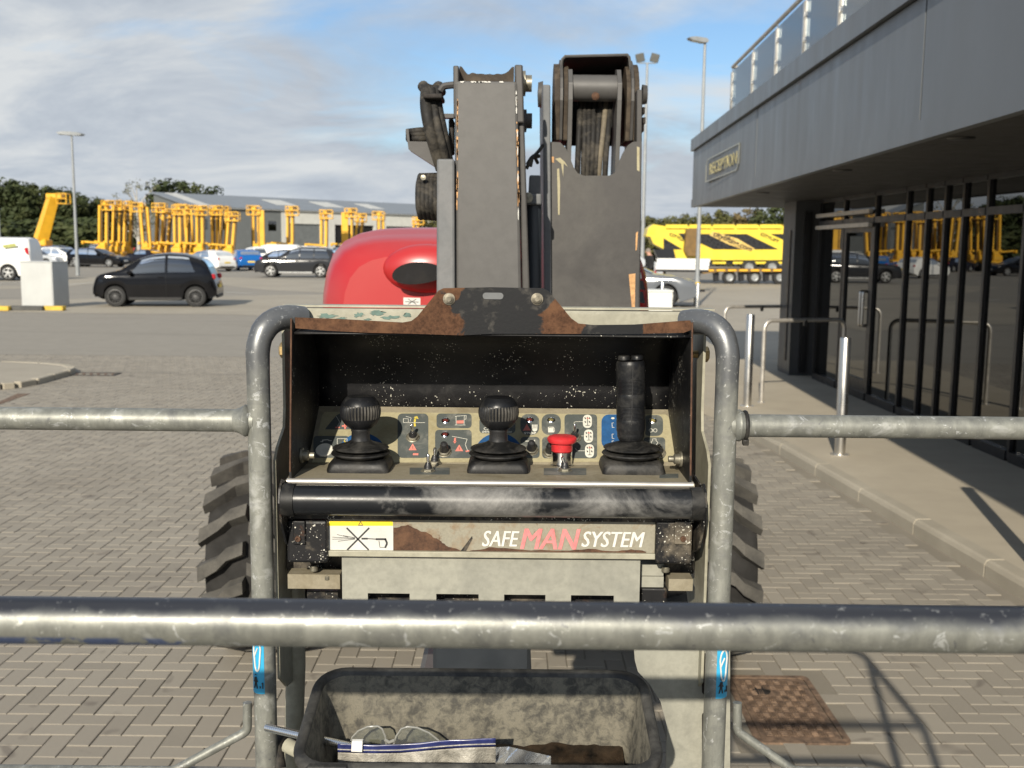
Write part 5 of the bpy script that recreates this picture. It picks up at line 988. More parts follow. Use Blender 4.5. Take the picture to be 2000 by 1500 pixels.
# brow and dark lens of the cover
ey = TC.y-.27
b = MB(); bc = P(822, 541, ey); b.lathe([(math.sin(R(a))*.16, math.cos(R(a))*.085) for a in range(0, 91, 10)], Matrix.Translation((bc.x+.02, ey+.02, bc.z+.03)) @ Matrix.Rotation(math.pi/2, 4, 'X') @ Matrix.Diagonal((1, .56, .8, 1)), 32); b.build('lamp_brow', 'red_cover', cv)
ey -= .055
b = MB(); q = [P(x, y, ey-.012) for x, y in [(810+44*math.cos(a)*(1 if math.cos(a) < 0 else 1.3), 536-24*math.sin(a)*(1 if math.sin(a) > 0 else .8)-3*math.cos(a)) for a in [2*math.pi*i/28 for i in range(28)]]]; b.ext([(p.x, p.z) for p in q], (0, ey-.02, 0), (1, 0, 0), (0, 0, 1), -.02); plain('lens_black', (.012, .011, .011), .12, 0, .2, 10); b.build('lamp_lens', 'lens_black', cv, bevel=.006)
stw = ppoly([(788, 581), (821, 582), (821, 596), (788, 595)], TC.y-.34, .002, 'warning_sticker', 'sticker_white', cv)
for pts in ([(797, 584), (813, 594)], [(813, 584), (797, 594)], [(791, 589), (818, 590)]): ink(pts, 1.1, TC.y-.341, stw)
for y0, y1 in ((548, 566), (570, 592)): ppoly([(1247, y0), (1256, y0), (1260, y1), (1251, y1)], TC.y-.262, .004, 'vent_grille', 'sticker_black', cv)
ppoly([(1245, 536), (1252, 532), (1254, 544), (1246, 544)], TC.y-.262, .003, 'cover_mark', 'sticker_white', cv)
for v_c in (.62,):
    b = MB(); b.tube([Vector(cover(i/48, v_c))+Vector((0, -.001, .002)) for i in range(2, 47)], .002, 6); b.build('cover_seam', 'iron_dark', cv)
# ---- turret base, chassis, wheels
dirty('chassis', (.05, .05, .05), (.12, .11, .095), .5, 6, .6)
b = MB(); b.box((-.1, 4.7, 1.05), (1.0, 1.3, .5), None, 0, .03); b.build('turret_base', 'chassis', lift); b = MB(); b.lathe([(.42, .86), (.42, .95), (.38, .96)], Matrix.Translation((-.13, 5.3, -.02)), 30); b.build('slew_ring', 'chassis', lift)
b = MB(); b.box((-.13, 5.5, .68), (1.15, 2.3, .34), None, 0, .03); b.build('chassis_frame', 'chassis', lift)
for y in (4.78, 6.4): b = MB(); b.tube([(-1.0, y, .46), (-.6, y, .47), (-.4, y, .5), (.14, y, .5), (.34, y, .47), (.8, y, .46)], [.07, .08, .14, .14, .08, .07], 14); b.build('axle', 'chassis', lift)
b = MB(); b.box((-.06, 2.0, 1.06), (.2, 1.3, .2), None, 0, .01); b.build('jib_arm', 'boom_grey', lift); b = MB(); b.box((-.045, 1.665, .9), (.16, .09, .8), None, 0, .006); b.build('basket_mount', 'ram_dark', lift)
b = MB(); b.box((BX, 1.6, .56), (.5, .2, .08), None, 0, .01); b.build('mount_beam', 'galv', lift)
b = MB(); b.box((.03, 3.0, 1.1), (.55, .5, .3), None, 0, .02); b.build('boom_link', 'boom_side', lift); b = MB(); b.box((.0, 3.7, 1.15), (.5, 1.1, .25), None, 0, .02); b.build('lower_boom', 'boom_side', lift)
plain('tyre_groove_shade', (.016, .015, .014), .9, 0, .3, 9); RW, WW = .47, .40  # bare carcass rubber, coloured darker to paint shade into the gaps between lugs
def wheel(x, y, sgn):
    M = Matrix.Translation((x, y, RW)) @ Matrix.Rotation(math.pi/2, 4, 'Y'); b = MB(); h_ = WW/2
    b.lathe([(.25, -h_*.86), (.29, -h_*.97), (.36, -h_), (.395, -h_*.95), (.405, -h_*.8), (.408, -h_*.3), (.408, h_*.3), (.405, h_*.8), (.395, h_*.95), (.37, h_), (.29, h_*.97), (.25, h_*.86)], M, 40, 0, True, False); w_ = b.build('wheel', 'tyre_groove_shade', lift)
    lb = MB(); NL = 17
    for k in range(NL):
        for sd in (-1, 1):
            a0 = 2*math.pi*(k+(.5 if sd > 0 else 0))/NL; row = []
            # lug: from the centre line bending back to the shoulder
            for (t, da) in ((.05, .11), (.40, .05), (.60, -.04), (1.04, -.15)):
                ww = .072 if t < .9 else .088; rr = RW if t < .95 else RW-.018; ax = sd*t*h_
                row.append((ax, a0-da, ww, rr))
            for (A_, B_) in zip(row[:-1], row[1:]):
                vs = []
                for (ax, aa, ww, rr) in (A_, B_):
                    for da, r_ in ((-ww*1.15, .40), (ww*1.15, .40), (ww*.82, rr), (-ww*.82, rr)): ang = aa+da; vs.append(Vector((x+ax, y+r_*math.cos(ang), RW+r_*math.sin(ang))))
                fs = [(0, 1, 2, 3), (7, 6, 5, 4), (3, 2, 6, 7), (0, 3, 7, 4), (2, 1, 5, 6)]; lb.add(vs, fs if sd > 0 else [f[::-1] for f in fs])
    t_ = lb.build('tread_lugs', 'tyre_dusty', w_); b = MB(); b.lathe([(.25, h_*.8*sgn), (.23, h_*.5*sgn), (.1, h_*.45*sgn), (.08, h_*.75*sgn), (0, h_*.75*sgn)], M, 28); b.build('rim', 'chassis', w_)
wxl, wxr = P(392, 1100, 4.36).x+WW/2, P(1487, 1100, 4.36).x-WW/2
wheel(wxl, 4.78, -1); wheel(wxr, 4.78, 1); wheel(wxl, 6.4, -1); wheel(wxr, 6.4, 1)
# ------------------------------------------------------------------ parked cars
def carpaint(name, c, rough=.15, metal=.1):
    b = NB(name); v = b.wcoord(); b.set('Base Color', b.mix(b.ramp(b.noise(v, 3, 4), [(.4, 0.), (.7, .35)]), c, tuple(min(1, x*.85+.004) for x in c))); b.set('Roughness', rough); b.set('Metallic', metal); b.set('Specular IOR Level', .38)
carpaint('p_black', (.004, .004, .005), .05, 0); carpaint('p_white', (.72, .72, .7), .35, 0); carpaint('p_grey', (.022, .023, .026), .12, 0); carpaint('p_midgrey', (.13, .14, .155)); carpaint('p_silver', (.42, .44, .46)); carpaint('p_blue', (.01, .11, .36)); carpaint('p_red', (.5, .012, .03)); carpaint('p_green', (.03, .04, .035)); carpaint('p_navy', (.008, .008, .015), .1, 0)
glass('car_glass', (.10, .12, .12), 2.3); plain('tyre', (.018, .018, .018), .8, 0, .1, 8); plain('trim_black', (.012, .012, .012), .6, 0, .1, 8); plain('alloy', (.55, .55, .54), .3, .8, .08, 8); plain('alloy_dark', (.12, .12, .12), .35, .6, .1, 8); plain('head_lamp', (.75, .76, .76), .08, .3, .05, 8); plain('tail_lamp', (.4, .012, .02), .15, 0, .1, 8); plain('plate_white', (.75, .75, .72), .5, 0, .03, 8); plain('plate_yellow', (.75, .55, .08), .5, 0, .03, 8); plain('seat_dark', (.03, .03, .03), .8, 0, .1, 8)
TYPES = {
 'mini': dict(L=3.56, W=1.69, T=[(1.78, .5), (1.775, .68), (1.72, .84), (1.55, .96), (1.2, 1.04), (.98, 1.09), (.42, 1.44), (.1, 1.55), (-.35, 1.6), (-.85, 1.57), (-1.28, 1.45), (-1.45, 1.33), (-1.62, 1.02), (-1.72, .82), (-1.78, .5)], belt=(.93, 1.03), wx=(1.14, -1.16), wr=.31, sw=[(.74, -.3, .36, -.3), (-.38, -1.16, -.38, -.98)], ws=(1.0, .42), rw=(-1.3, -1.58), gc=.2),
 'hatch': dict(L=4.25, W=1.79, T=[(2.125, .5), (2.11, .65), (2.0, .79), (1.5, .92), (.98, 1.0), (.15, 1.39), (-.4, 1.47), (-1.2, 1.44), (-1.62, 1.36), (-1.95, 1.02), (-2.08, .9), (-2.12, .7), (-2.125, .5)], belt=(.88, .98), wx=(1.3, -1.32), wr=.315, sw=[(.62, -.28, .15, -.28), (-.34, -1.22, -.34, -1.05)], ws=(.98, .18), rw=(-1.64, -1.92), gc=.18),
 'suv': dict(L=4.8, W=1.92, T=[(2.4, .6), (2.38, .8), (2.25, .98), (1.65, 1.09), (1.0, 1.16), (.3, 1.62), (-.3, 1.74), (-1.6, 1.72), (-2.05, 1.63), (-2.28, 1.2), (-2.36, 1.0), (-2.39, .8), (-2.4, .55)], belt=(1.0, 1.1), wx=(1.45, -1.42), wr=.37, sw=[(.68, -.2, .28, -.2), (-.26, -1.02, -.26, -1.02), (-1.08, -1.95, -1.08, -1.75)], ws=(1.0, .32), rw=(-2.07, -2.27), gc=.25),
 'estate': dict(L=4.7, W=1.83, T=[(2.35, .48), (2.33, .64), (2.22, .78), (1.6, .92), (.98, .99), (.15, 1.38), (-.4, 1.465), (-1.4, 1.42), (-1.95, 1.28), (-2.22, 1.0), (-2.3, .88), (-2.34, .7), (-2.35, .48)], belt=(.88, .97), wx=(1.42, -1.4), wr=.33, sw=[(.64, -.3, .18, -.3), (-.36, -1.15, -.36, -1.1), (-1.2, -1.8, -1.2, -1.55)], ws=(.98, .18), rw=(-1.97, -2.2), gc=.17),
 'van': dict(L=4.75, W=1.92, T=[(2.375, .55), (2.36, .8), (2.25, 1.0), (1.75, 1.16), (1.4, 1.24), (.78, 1.72), (.4, 1.86), (-2.1, 1.85), (-2.3, 1.78), (-2.35, 1.2), (-2.37, .7), (-2.375, .5)], belt=(1.08, 1.12), wx=(1.5, -1.42), wr=.33, sw=[(.98, .1, .62, .1)], ws=(1.4, .78), rw=None, gc=.2),
}
def interp(pts, x):
    if x >= pts[0][0]: return pts[0][1]
    for (x0, z0), (x1, z1) in zip(pts[:-1], pts[1:]):
        if x1 <= x <= x0:
            t = (x0-x)/(x0-x1); return z0+(z1-z0)*t
    return pts[-1][1]
def smooth_T(pts, x): d = .055; return (interp(pts, x-d)+2*interp(pts, x)+interp(pts, x+d))/4
wheel_cache = {}
def car_wheel(wr, mat, spokes):
    k = (round(wr, 3), mat, spokes)
    if k in wheel_cache: return wheel_cache[k]
    RM = Matrix.Rotation(-math.pi/2, 4, 'X'); b = MB(); b.lathe([(wr*.66, -.1), (wr*.7, -.105), (wr*.94, -.1), (wr, -.07), (wr, .07), (wr*.94, .1), (wr*.7, .105), (wr*.66, .09)], RM, 26, 0, True, False); t_ = b.build('tyre', 'tyre')
    b = MB(); b.lathe([(wr*.68, .0), (wr*.68, .098), (wr*.62, .1), (wr*.6, .06)], RM, 26, 0, True, False); b.lathe([(wr*.16, .05), (wr*.15, .09), (0, .095)], RM, 14)
    for s_ in range(spokes):
        a = 2*math.pi*s_/spokes; b.box((math.cos(a)*wr*.37, .078, math.sin(a)*wr*.37), (wr*.56, .03, wr*(.24 if spokes < 8 else .07)), (0, -a, 0), 0, .006)
    r_ = b.build('rim', mat); b = MB(); b.lathe([(wr*.66, .03), (0, .03)], RM, 20); d_ = b.build('brake_disc', 'trim_black')
    for o in (t_, r_, d_): COL.objects.unlink(o)
    wheel_cache[k] = (t_, r_, d_); return wheel_cache[k]
def car(kind, paint, px, py, heading, label, scale=1.0, rim='alloy', spokes=5, loc=None, plate='plate_white', group='cars parked in the yard'):
    S_ = TYPES[kind]; L, W, T = S_['L'], S_['W'], S_['T']; g = loc if loc is not None else G(px, py, 0)
    root = empty('parked_car' if kind != 'van' else 'parked_van', (g.x, g.y, -.012), R(heading), label, 'car' if kind != 'van' else 'van', group); root.scale = (scale,)*3
    wr = S_['wr']; gc = S_['gc']
    def belt(x): t = (L/2-x)/L; return min(S_['belt'][0]+(S_['belt'][1]-S_['belt'][0])*t, smooth_T(T, x)-.01)
    def hw(x): u = abs(2*x/L); return W/2*(1-.05*u**2-.16*max(0, u-.78)**2/.0484*.5)
    def arch(x):
        z = 0
        for wx in S_['wx']:
            d = abs(x-wx)
            if d < wr*1.14: z = max(z, wr+math.sqrt((wr*1.14)**2-d*d))
        return z
    def sec(x):
        w_ = hw(x); t_ = smooth_T(T, x); be = belt(x); h_ = max(0, t_-be); u = abs(2*x/L); zb = gc+.16*max(0, u-.82)/.18; ar = max(zb, arch(x)); ar = min(ar, be-.12)
        yr = w_*.95-.30*h_-.03
        return [(0, max(zb, min(ar, .9))), (w_*.84, ar), (w_*.985, ar+.015), (w_, max(ar+.05, zb*.4+be*.6)), (w_*.985, be-.05), (w_*.955, be), (w_*.95-.07*h_, be+.35*h_), (w_*.945-.17*h_, be+.72*h_), (yr+.02, be+.93*h_), (yr*.8, t_-.006), (0, t_+.02)]
    xs = sorted(set([round(-L/2+L*i/64, 3) for i in range(65)])); xs = xs[::-1]; b = MB(); rows = []
    for x in xs: s_ = sec(x); rows.append([(x, y, z) for y, z in s_]+[(x, -y, z) for y, z in s_[-2::-1]])
    n_ = len(rows[0]); b.add([p for r_ in rows for p in r_], [(i*n_+k, i*n_+k+1, (i+1)*n_+k+1, (i+1)*n_+k) for i in range(len(rows)-1) for k in range(n_-1)], 0, True)
    b.add(rows[0], [tuple(range(n_))]); b.add(rows[-1], [tuple(range(n_))[::-1]]); b.build('body', paint, root, sharp=38)
    def side(x, t, sg, off=.007):
        s_ = sec(x)[5:9]; z = s_[0][1]+(s_[3][1]-s_[0][1])*t
        for (y0, z0), (y1, z1) in zip(s_[:-1], s_[1:]):
            if z <= z1+1e-6: k = (z-z0)/max(1e-6, z1-z0); return (x, sg*(y0+(y1-y0)*k+off), z)
        return (x, sg*(s_[3][0]+off), z)
    for sg in (1, -1):
        for (xb0, xb1, xt0, xt1) in S_['sw']:
            m = MB(); m.grid(lambda u, v: side((xb0+(xb1-xb0)*u)*(1-v)+(xt0+(xt1-xt0)*u)*v, .06+.86*v, sg), 8, 4, 0, True, sg > 0); m.build('side_window', 'car_glass', root)
        m = MB(); hx = L/2-.2; w_ = hw(hx); zt_ = smooth_T(T, hx); m.lathe([(0, -.09), (.05, -.075), (.085, -.03), (.085, .02), (.05, .06), (0, .07)], Matrix.Translation((hx+.01, sg*w_*.80, zt_-.13)) @ Matrix.Rotation(R(70), 4, 'Y') @ Matrix.Rotation(R(sg*15), 4, 'X') @ Matrix.Diagonal((1.0, 1.75 if kind != 'mini' else 1.2, 1, 1)), 14); m.build('headlight', 'head_lamp', root)
        m = MB(); tx = -L/2+.12; zt_ = belt(tx+.1); tall = kind in ('suv', 'van'); m.box((tx+(.04 if tall else 0), sg*(hw(tx)*.86), zt_+(.06 if tall else -.12)), (.16, .17, .5 if tall else .16), (0, .2, 0), 0, .03); m.build('tail_light', 'tail_lamp', root)
        m = MB(); mx = S_['sw'][0][0]-.05; m.box((mx, sg*(hw(mx)+.08), belt(mx)+.06), (.14, .2, .12), (0, 0, sg*.2), 0, .035); m.build('mirror', paint, root)
        for dxh in ([S_['sw'][0][1]+.12]+([S_['sw'][1][1]+.2] if len(S_['sw']) > 1 and kind != 'mini' else [])): m = MB(); m.box((dxh, sg*(hw(dxh)*.985+.012), belt(dxh)-.1), (.17, .025, .03), None, 0, .008); m.build('door_handle', paint, root)
        for xs_ in [S_['sw'][0][0]+.12]+[w4[1]-.03 for w4 in S_['sw'][:2]]:
            if arch(xs_) > .45: continue
            q = sec(xs_); m = MB(); m.tube([(xs_, sg*(y+.003), z) for y, z in q[2:6]], .007, 5); m.build('door_seam', 'trim_black', root)
        m = MB(); m.box(((S_['wx'][0]+S_['wx'][1])/2, sg*hw(0)*.965, gc+.05), (S_['wx'][0]-S_['wx'][1]-wr*2.5, .05, .1), None, 0, .015); m.build('sill', 'alloy' if kind == 'suv' else 'trim_black', root)
    def glasspane(x0, x1, nm):
        def f(u, v):
            x = x0+(x1-x0)*v; s_ = sec(x); yr = s_[8][0]*.90; s2 = -1+2*u; return (x+(.012 if x0 > 0 else -.012), s2*yr, smooth_T(T, x)+.016*(1-s2*s2)+.008)
        m = MB(); m.grid(f, 8, 6, 0, True, x0 < 0); m.build(nm, 'car_glass', root)
    glasspane(S_['ws'][0]-.03, S_['ws'][1]+.05, 'windscreen')
    if S_['rw']: glasspane(S_['rw'][0]-.02, S_['rw'][1]+.04, 'rear_window')
    for fx_, sg, col_ in ((L/2+.004, 1, 'plate_white'), (-L/2-.004, -1, 'plate_yellow')):
        m = MB(); m.box((fx_, 0, .5 if sg > 0 else .62), (.02, .5, .11), None, 0, .004); m.build('number_plate', col_, root)
    m = MB(); m.box((L/2-.01, 0, .36), (.05, W*.62, .16), None, 0, .02); m.build('grille', 'trim_black', root)
    m = MB(); m.box((-L/2+.02, 0, .33), (.06, W*.7, .12), None, 0, .02); m.build('rear_bumper', 'trim_black', root)
    m = MB(); m.box((0, 0, .45), (L*.86, W*.6, .4)); m.build('underbody', 'trim_black', root)
    tt, rr, dd = car_wheel(wr, rim, spokes)
    for wx in S_['wx']:
        for sg in (1, -1):
            t2 = tt.copy(); t2.name = 'wheel'; COL.objects.link(t2); t2.parent = root; t2.location = (wx, sg*(hw(wx)-.115), wr); t2.rotation_euler = (0, random.uniform(0, 1), 0 if sg > 0 else math.pi)
            for q in (rr, dd): q2 = q.copy(); COL.objects.link(q2); q2.parent = t2
    if kind == 'suv':
        for sg in (1, -1): m = MB(); m.tube([(.1, sg*.62, 1.72), (0, sg*.62, 1.79), (-1.6, sg*.62, 1.78), (-1.75, sg*.62, 1.71)], .02, 8); m.build('roof_rail', 'alloy', root)
    return root
car('mini', 'p_black', 314, 596, 188, 'small black hatchback with dark multi-spoke wheels crossing the open yard', 1.04, 'alloy_dark', 16)
car('suv', 'p_grey', 583, 541, 182, 'dark grey large SUV with roof rails and silver five-spoke wheels', 1.06)
car('hatch', 'p_white', 405, 529, 146, 'white hatchback parked with its rear turned toward the open yard', 1.06)
car('hatch', 'p_blue', 477, 527, 118, 'bright blue hatchback parked between the white hatchback and grey SUV', 1.1)
car('hatch', 'p_white', 492, 521, 185, 'white hatchback half hidden behind the bright blue hatchback', 1.25)
car('van', 'p_white', 532, 521, 180, 'white van parked behind the blue hatchback', 1.1)
car('hatch', 'p_grey', 545, 526, 170, 'grey hatchback with only its roof showing behind the SUV bonnet', 1.1)
car('suv', 'p_navy', 668, 528, 178, 'dark SUV mostly hidden behind the big grey SUV and the red cover', 1.15)
car('estate', 'p_black', 192, 521, -10, 'black estate car with silver wheels facing the white hatchback nose', 1.1)
car('hatch', 'p_white', 120, 520, -8, 'white hatchback in front of the lamp post and cabinet', 1.1)
car('estate', 'p_silver', 72, 520, -9, 'silver car between the white van and the white hatchback', 1.0)
car('hatch', 'p_navy', 282, 515, 150, 'dark hatchback with red tail lights behind the small black car', 1.0)
car('hatch', 'p_black', 338, 513, 160, 'black hatchback next to the white hatchback parked tail out', 1.0)
car('suv', 'p_black', 212, 509, 4, 'black SUV standing behind the black estate car', 1.05)
car('suv', 'p_green', 306, 508, 0, 'dark green boxy off-roader in front of the yellow lifts', 1.1)
car('estate', 'p_black', 96, 508, 172, 'dark car with red tail light behind the white hatchback', 1.2)
car('van', 'p_white', -34, 546, 186, 'white panel van with green logo beside the roadside cabinet', 1.19)
vn = bpy.data.objects['parked_van.001']
plain('logo_green', (.35, .36, .1), .6, 0, .2, 8)
for (x, z, w_, h_) in ((-1.55, 1.5, .55, .14), (-.35, .85, .4, .12)): m = MB(); m.box((x, .965, z), (w_, .006, h_), (0, .15, 0)); m.build('logo', 'logo_green', vn)
car('estate', 'p_midgrey', 0, 0, -12, 'mid grey car with its nose showing behind the second boom', 1.12, loc=Vector((211*36/FPX, 36, 0)))
car('hatch', 'p_red', 0, 0, -5, 'red car behind the mid grey car', 1.1, loc=Vector((188*50/FPX, 50, 0)))
car('van', 'p_silver', 0, 0, 0, 'grey van with pale roof beside the yellow crane', 1.15, loc=Vector((192*57/FPX, 57, 0)))

# ------------------------------------------------------------------ yellow mobile crane on low loader
def ypaint(name, c): plain(name, c, .4, 0, .1, 1.2, coat=.2)
ypaint('crane_yellow', (.72, .55, .045)); ypaint('lift_orange', (.74, .4, .02)); plain('lift_dark', (.16, .09, .02), .6, 0, .2, 4); plain('crane_black', (.015, .015, .017), .3, 0, .1, 3); plain('crane_gold', (.6, .42, .12), .5, 0, .1, 3)
CY = 60.0; crn = wempty('mobile_crane', (12.0, CY+1, 0), 'yellow mobile crane with black window panels carried on a low loader', 'crane')
cz = lambda y: P(1400, y, CY).z
def cx_(x): return P(x, 480, CY).x
def cpoly(pts, off, th, name, mat, parent=crn, bevel=0):
    q = [P(x, y, CY) for x, y in pts]; b = MB(); b.ext([(p.x, p.z) for p in q], (0, CY+off, 0), (1, 0, 0), (0, 0, 1), -th); return b.build(name, mat, parent, bevel)
bm_ = cpoly([(1262, 462), (1266, 446), (1276, 438), (1300, 442), (1620, 440), (1620, 506), (1320, 504), (1296, 486), (1276, 476), (1270, 462)], 0, 1.5, 'boom_box', 'crane_yellow', crn, .04)
for k in range(7): cpoly([(1300+k*46, 438.5), (1342+k*46, 438.5), (1342+k*46, 446), (1300+k*46, 446)], -.12, .14, 'walkway', 'crane_yellow', bm_, .02)
for pts in ([(1296, 465), (1296, 487), (1333, 487)], [(1325, 456), (1340, 456), (1340, 474)], [(1366, 457), (1458, 457), (1520, 487), (1394, 487), (1366, 474)], [(1505, 457), (1620, 457), (1620, 487), (1570, 487)]): cpoly(pts, -.035, .03, 'side_panel', 'crane_black', bm_)
cpoly([(1320, 488), (1620, 489), (1620, 508), (1320, 508)], -.08, .08, 'side_beam', 'crane_yellow', bm_, .03)
u_ = (P(1470, 491, CY)-P(1387, 455, CY)); u_.y = 0; u_.normalize(); v_ = Vector((-u_.z, 0, u_.x))
bd = [(1385, 459), (1392, 452), (1440, 466), (1474, 486), (1467, 493), (1424, 478)]
cpoly(bd, -.06, .024, 'name_band', 'crane_gold', bm_)
text_obj('citylifting.com', 'lettering', 'crane_black', bm_, P(1391, 459.5, CY)+Vector((0, -.075, 0)), u_, v_, .30, .2, .01, .01, 'LEFT', 1.0)
for x0 in (1306, 1484):
    a_ = P(x0, 459, CY); text_obj('CITYLIFT', 'lettering', 'crane_black', bm_, a_+Vector((0, -.045, 0)), u_, v_, .16, 0, .004, .01, 'LEFT', 1.25)
cpoly([(1338, 449), (1346, 446), (1358, 446), (1359, 500), (1340, 500), (1334, 490)], -.5, .45, 'hook_block', 'lift_dark', crn, .03); cpoly([(1276, 487), (1314, 487), (1318, 503), (1284, 506)], -.3, .6, 'tool_box', 'p_grey', crn, .03)
cpoly([(1300, 508), (1620, 509), (1620, 516), (1300, 516)], .1, 1.3, 'chassis', 'crane_black', crn, .03)
for k in range(6): cpoly([(1392+k*40, 511), (1418+k*40, 511), (1418+k*40, 515.5), (1392+k*40, 515.5)], .03, .06, 'chassis_locker', 'crane_yellow', crn, .01)
def tyre_at(px, py, r_, nm, parent, rim='lamp_grey'):
    q = P(px, py, CY); M = Matrix.Translation((q.x, CY+.15, q.z)) @ Matrix.Rotation(math.pi/2, 4, 'X'); b = MB(); b.lathe([(r_*.55, -.2), (r_*.95, -.2), (r_, -.1), (r_, .13), (r_*.95, .18), (r_*.55, .2)], M, 24, 0, True, False); w_ = b.build(nm, 'tyre', parent); b = MB(); b.lathe([(r_*.6, .16), (r_*.5, .19), (r_*.2, .14), (r_*.18, .2), (0, .2)], M, 20); b.build('hub', rim, w_); return w_
for px in (1463, 1508, 1560): tyre_at(px, 522, .46, 'wheel', crn)
tlr = wempty('low_loader', (12.5, CY+1, 0), 'low loader trailer with striped edge and three axles under the yellow crane', 'trailer')
cpoly([(1366, 525), (1620, 524), (1620, 531), (1400, 531), (1372, 535)], -.25, 2.2, 'deck', 'lift_dark', tlr, .03)
for k in range(9): cpoly([(1376+k*22, 526), (1392+k*22, 526), (1392+k*22, 529.5), (1376+k*22, 529.5)], -.31, .05, 'reflector_board', 'lift_orange', tlr)
gz = 541.8
for px in (1425, 1474, 1523, 1572): tyre_at(px, gz, .40, 'wheel', tlr)
for px in (1400, 1449, 1498, 1547): cpoly([(px-5, 531), (px+5, 531), (px+5, 548), (px-3, 550)], .1, .5, 'axle_bracket', 'crane_black', tlr)
# white beams on a stand
rk = wempty('beam_rack', (7.9, 48, 0), 'dark trestle carrying white beams near the lamp post', 'rack')
WY = 48.0
for x in (7.0, 8.6): b = MB(); b.box((x, WY+.2, .62), (.12, .12, 1.22)); b.build('leg', 'crane_black', rk); b = MB(); b.box((x, WY+.2, .05), (.5, .6, .1)); b.build('foot', 'crane_black', rk)
zb_ = P(1330, 527, WY).z
b = MB(); b.box((7.8, WY+.2, zb_-.05), (2.4, .5, .09)); b.build('bearer', 'crane_black', rk)
for x in (7.0, 8.6): b = MB(); b.box((x, WY+.2, (1.2+zb_)/2), (.1, .1, max(.05, zb_-1.2-.1))); b.build('leg', 'crane_black', rk)
for k, lab in enumerate(('lowest white beam lying on the dark trestle', 'middle white beam of the stack on the trestle', 'topmost white beam of the stack on the trestle')):
    x0, x1 = P(1281, 515, WY).x, P(1384, 515, WY).x; b = MB(); b.box(((x0+x1)/2+.03*k, WY+.15, zb_+.085+.172*k), (x1-x0, .4, .168), None, 0, .02); tag(b.build('white_beam', 'p_white'), lab, 'beam', 'white beams stacked on the trestle')

# ------------------------------------------------------------------ yellow boom lifts in the far yard
def make_lift(h_, gap, lean, basket, thick=False):
    root = empty('yellow_lift'); m = MB()
    b = MB(); b.box((0, 0, .75), (1.7, 1.1, .45), None, 0, .06); b.build('chassis', 'lift_orange', root)
    for sx in (-1, 1):
        for sy in (-1, 1): b = MB(); b.lathe([(.2, -.15), (.4, -.15), (.42, 0), (.4, .15), (.2, .15)], Matrix.Translation((sx*.62, sy*.7, .42)) @ Matrix.Rotation(math.pi/2, 4, 'X'), 16); b.build('wheel', 'tyre', root)
    b = MB(); b.box((0, 0, 1.2), (.9, .9, .5), None, 0, .08); b.box((.1, 0, 1.62), (.55, .6, .4), None, 0, .06); b.build('turret', 'lift_orange', root)
    for k, sx in enumerate((-1, 1)):
        b = MB(); x0 = sx*gap; w0 = (.13, .15)[k] if not thick else (.45, .12)[k]; b.box((x0+lean*(h_-1.2)/2, k*.12, 1.2+(h_-1.35)/2), (w0*1.5, .3, (h_-1.2-(.12 if k else .5))), (0, math.atan(lean), 0), 0, .02); b.build('boom', 'lift_orange', root)
        b = MB(); b.box((x0+.17+lean*(h_-1.2)/2, .1, 1.1+(h_-1.5)/2), (.09, .2, h_-1.9), (0, math.atan(lean), 0)); b.build('hose_track', 'lift_dark', root)
    hx = lean*(h_-1.2)+gap; b = MB(); b.box((hx-.05, 0, h_-.22), (.5, .5, .42), None, 0, .08); b.build('boom_head', 'lift_orange', root)
    bx = hx-.62+.3*basket; b = MB(); s_ = 1
    for z in (h_-.72, h_-.3, h_+.05):
        for yy in (-.35, .35): b.box((bx+.6, yy, z), (1.25, .05, .06))
        for xx in (0, 1.2): b.box((bx+xx, 0, z), (.05, .7, .06))
    for xx in (0, .4, 1.2):
        for yy in (-.35, .35): b.box((bx+xx, yy, h_-.33), (.05, .05, .8))
    o = b.build('basket_rail', 'lift_orange', root); b = MB(); b.box((bx+.6, 0, h_-.76), (1.25, .75, .05)); b.build('basket_floor', 'lift_orange', root); b = MB(); b.box((bx+.85, -.1, h_-.1), (.4, .35, .4), None, 0, .03); b.build('control_box', 'lift_dark', root)
    b = MB(); b.tube(fillet([(-.2, -.3, 1.75), (-1.5, -.35, 1.85), (-1.7, -.35, 1.65)], .1), .09, 6); b.box((-1.6, -.35, 1.8), (.2, .5, .25), None, 0, .03); b.build('jib', 'lift_orange', root)
    return root
protos = [make_lift(5.35, .30, .05, 1), make_lift(5.3, .27, .075, -1), make_lift(5.0, .22, .02, .2), make_lift(4.75, .25, .1, -.6), make_lift(5.1, .32, .0, 0, True)]
lifts = [(199, 0, 393), (224, 1, 393), (246, 1, 394), (287, 0, 397), (308, 1, 398), (320, 3, 409), (345, 2, 402), (357, 0, 402), (372, 0, 400), (389, 2, 403), (418, 2, 403), (432, 1, 404), (446, 3, 415), (503, 4, 403), (565, 2, 404), (631, 2, 411), (680, 4, 408), (697, 3, 418), (746, 2, 414), (811, 2, 425)]
used = set()
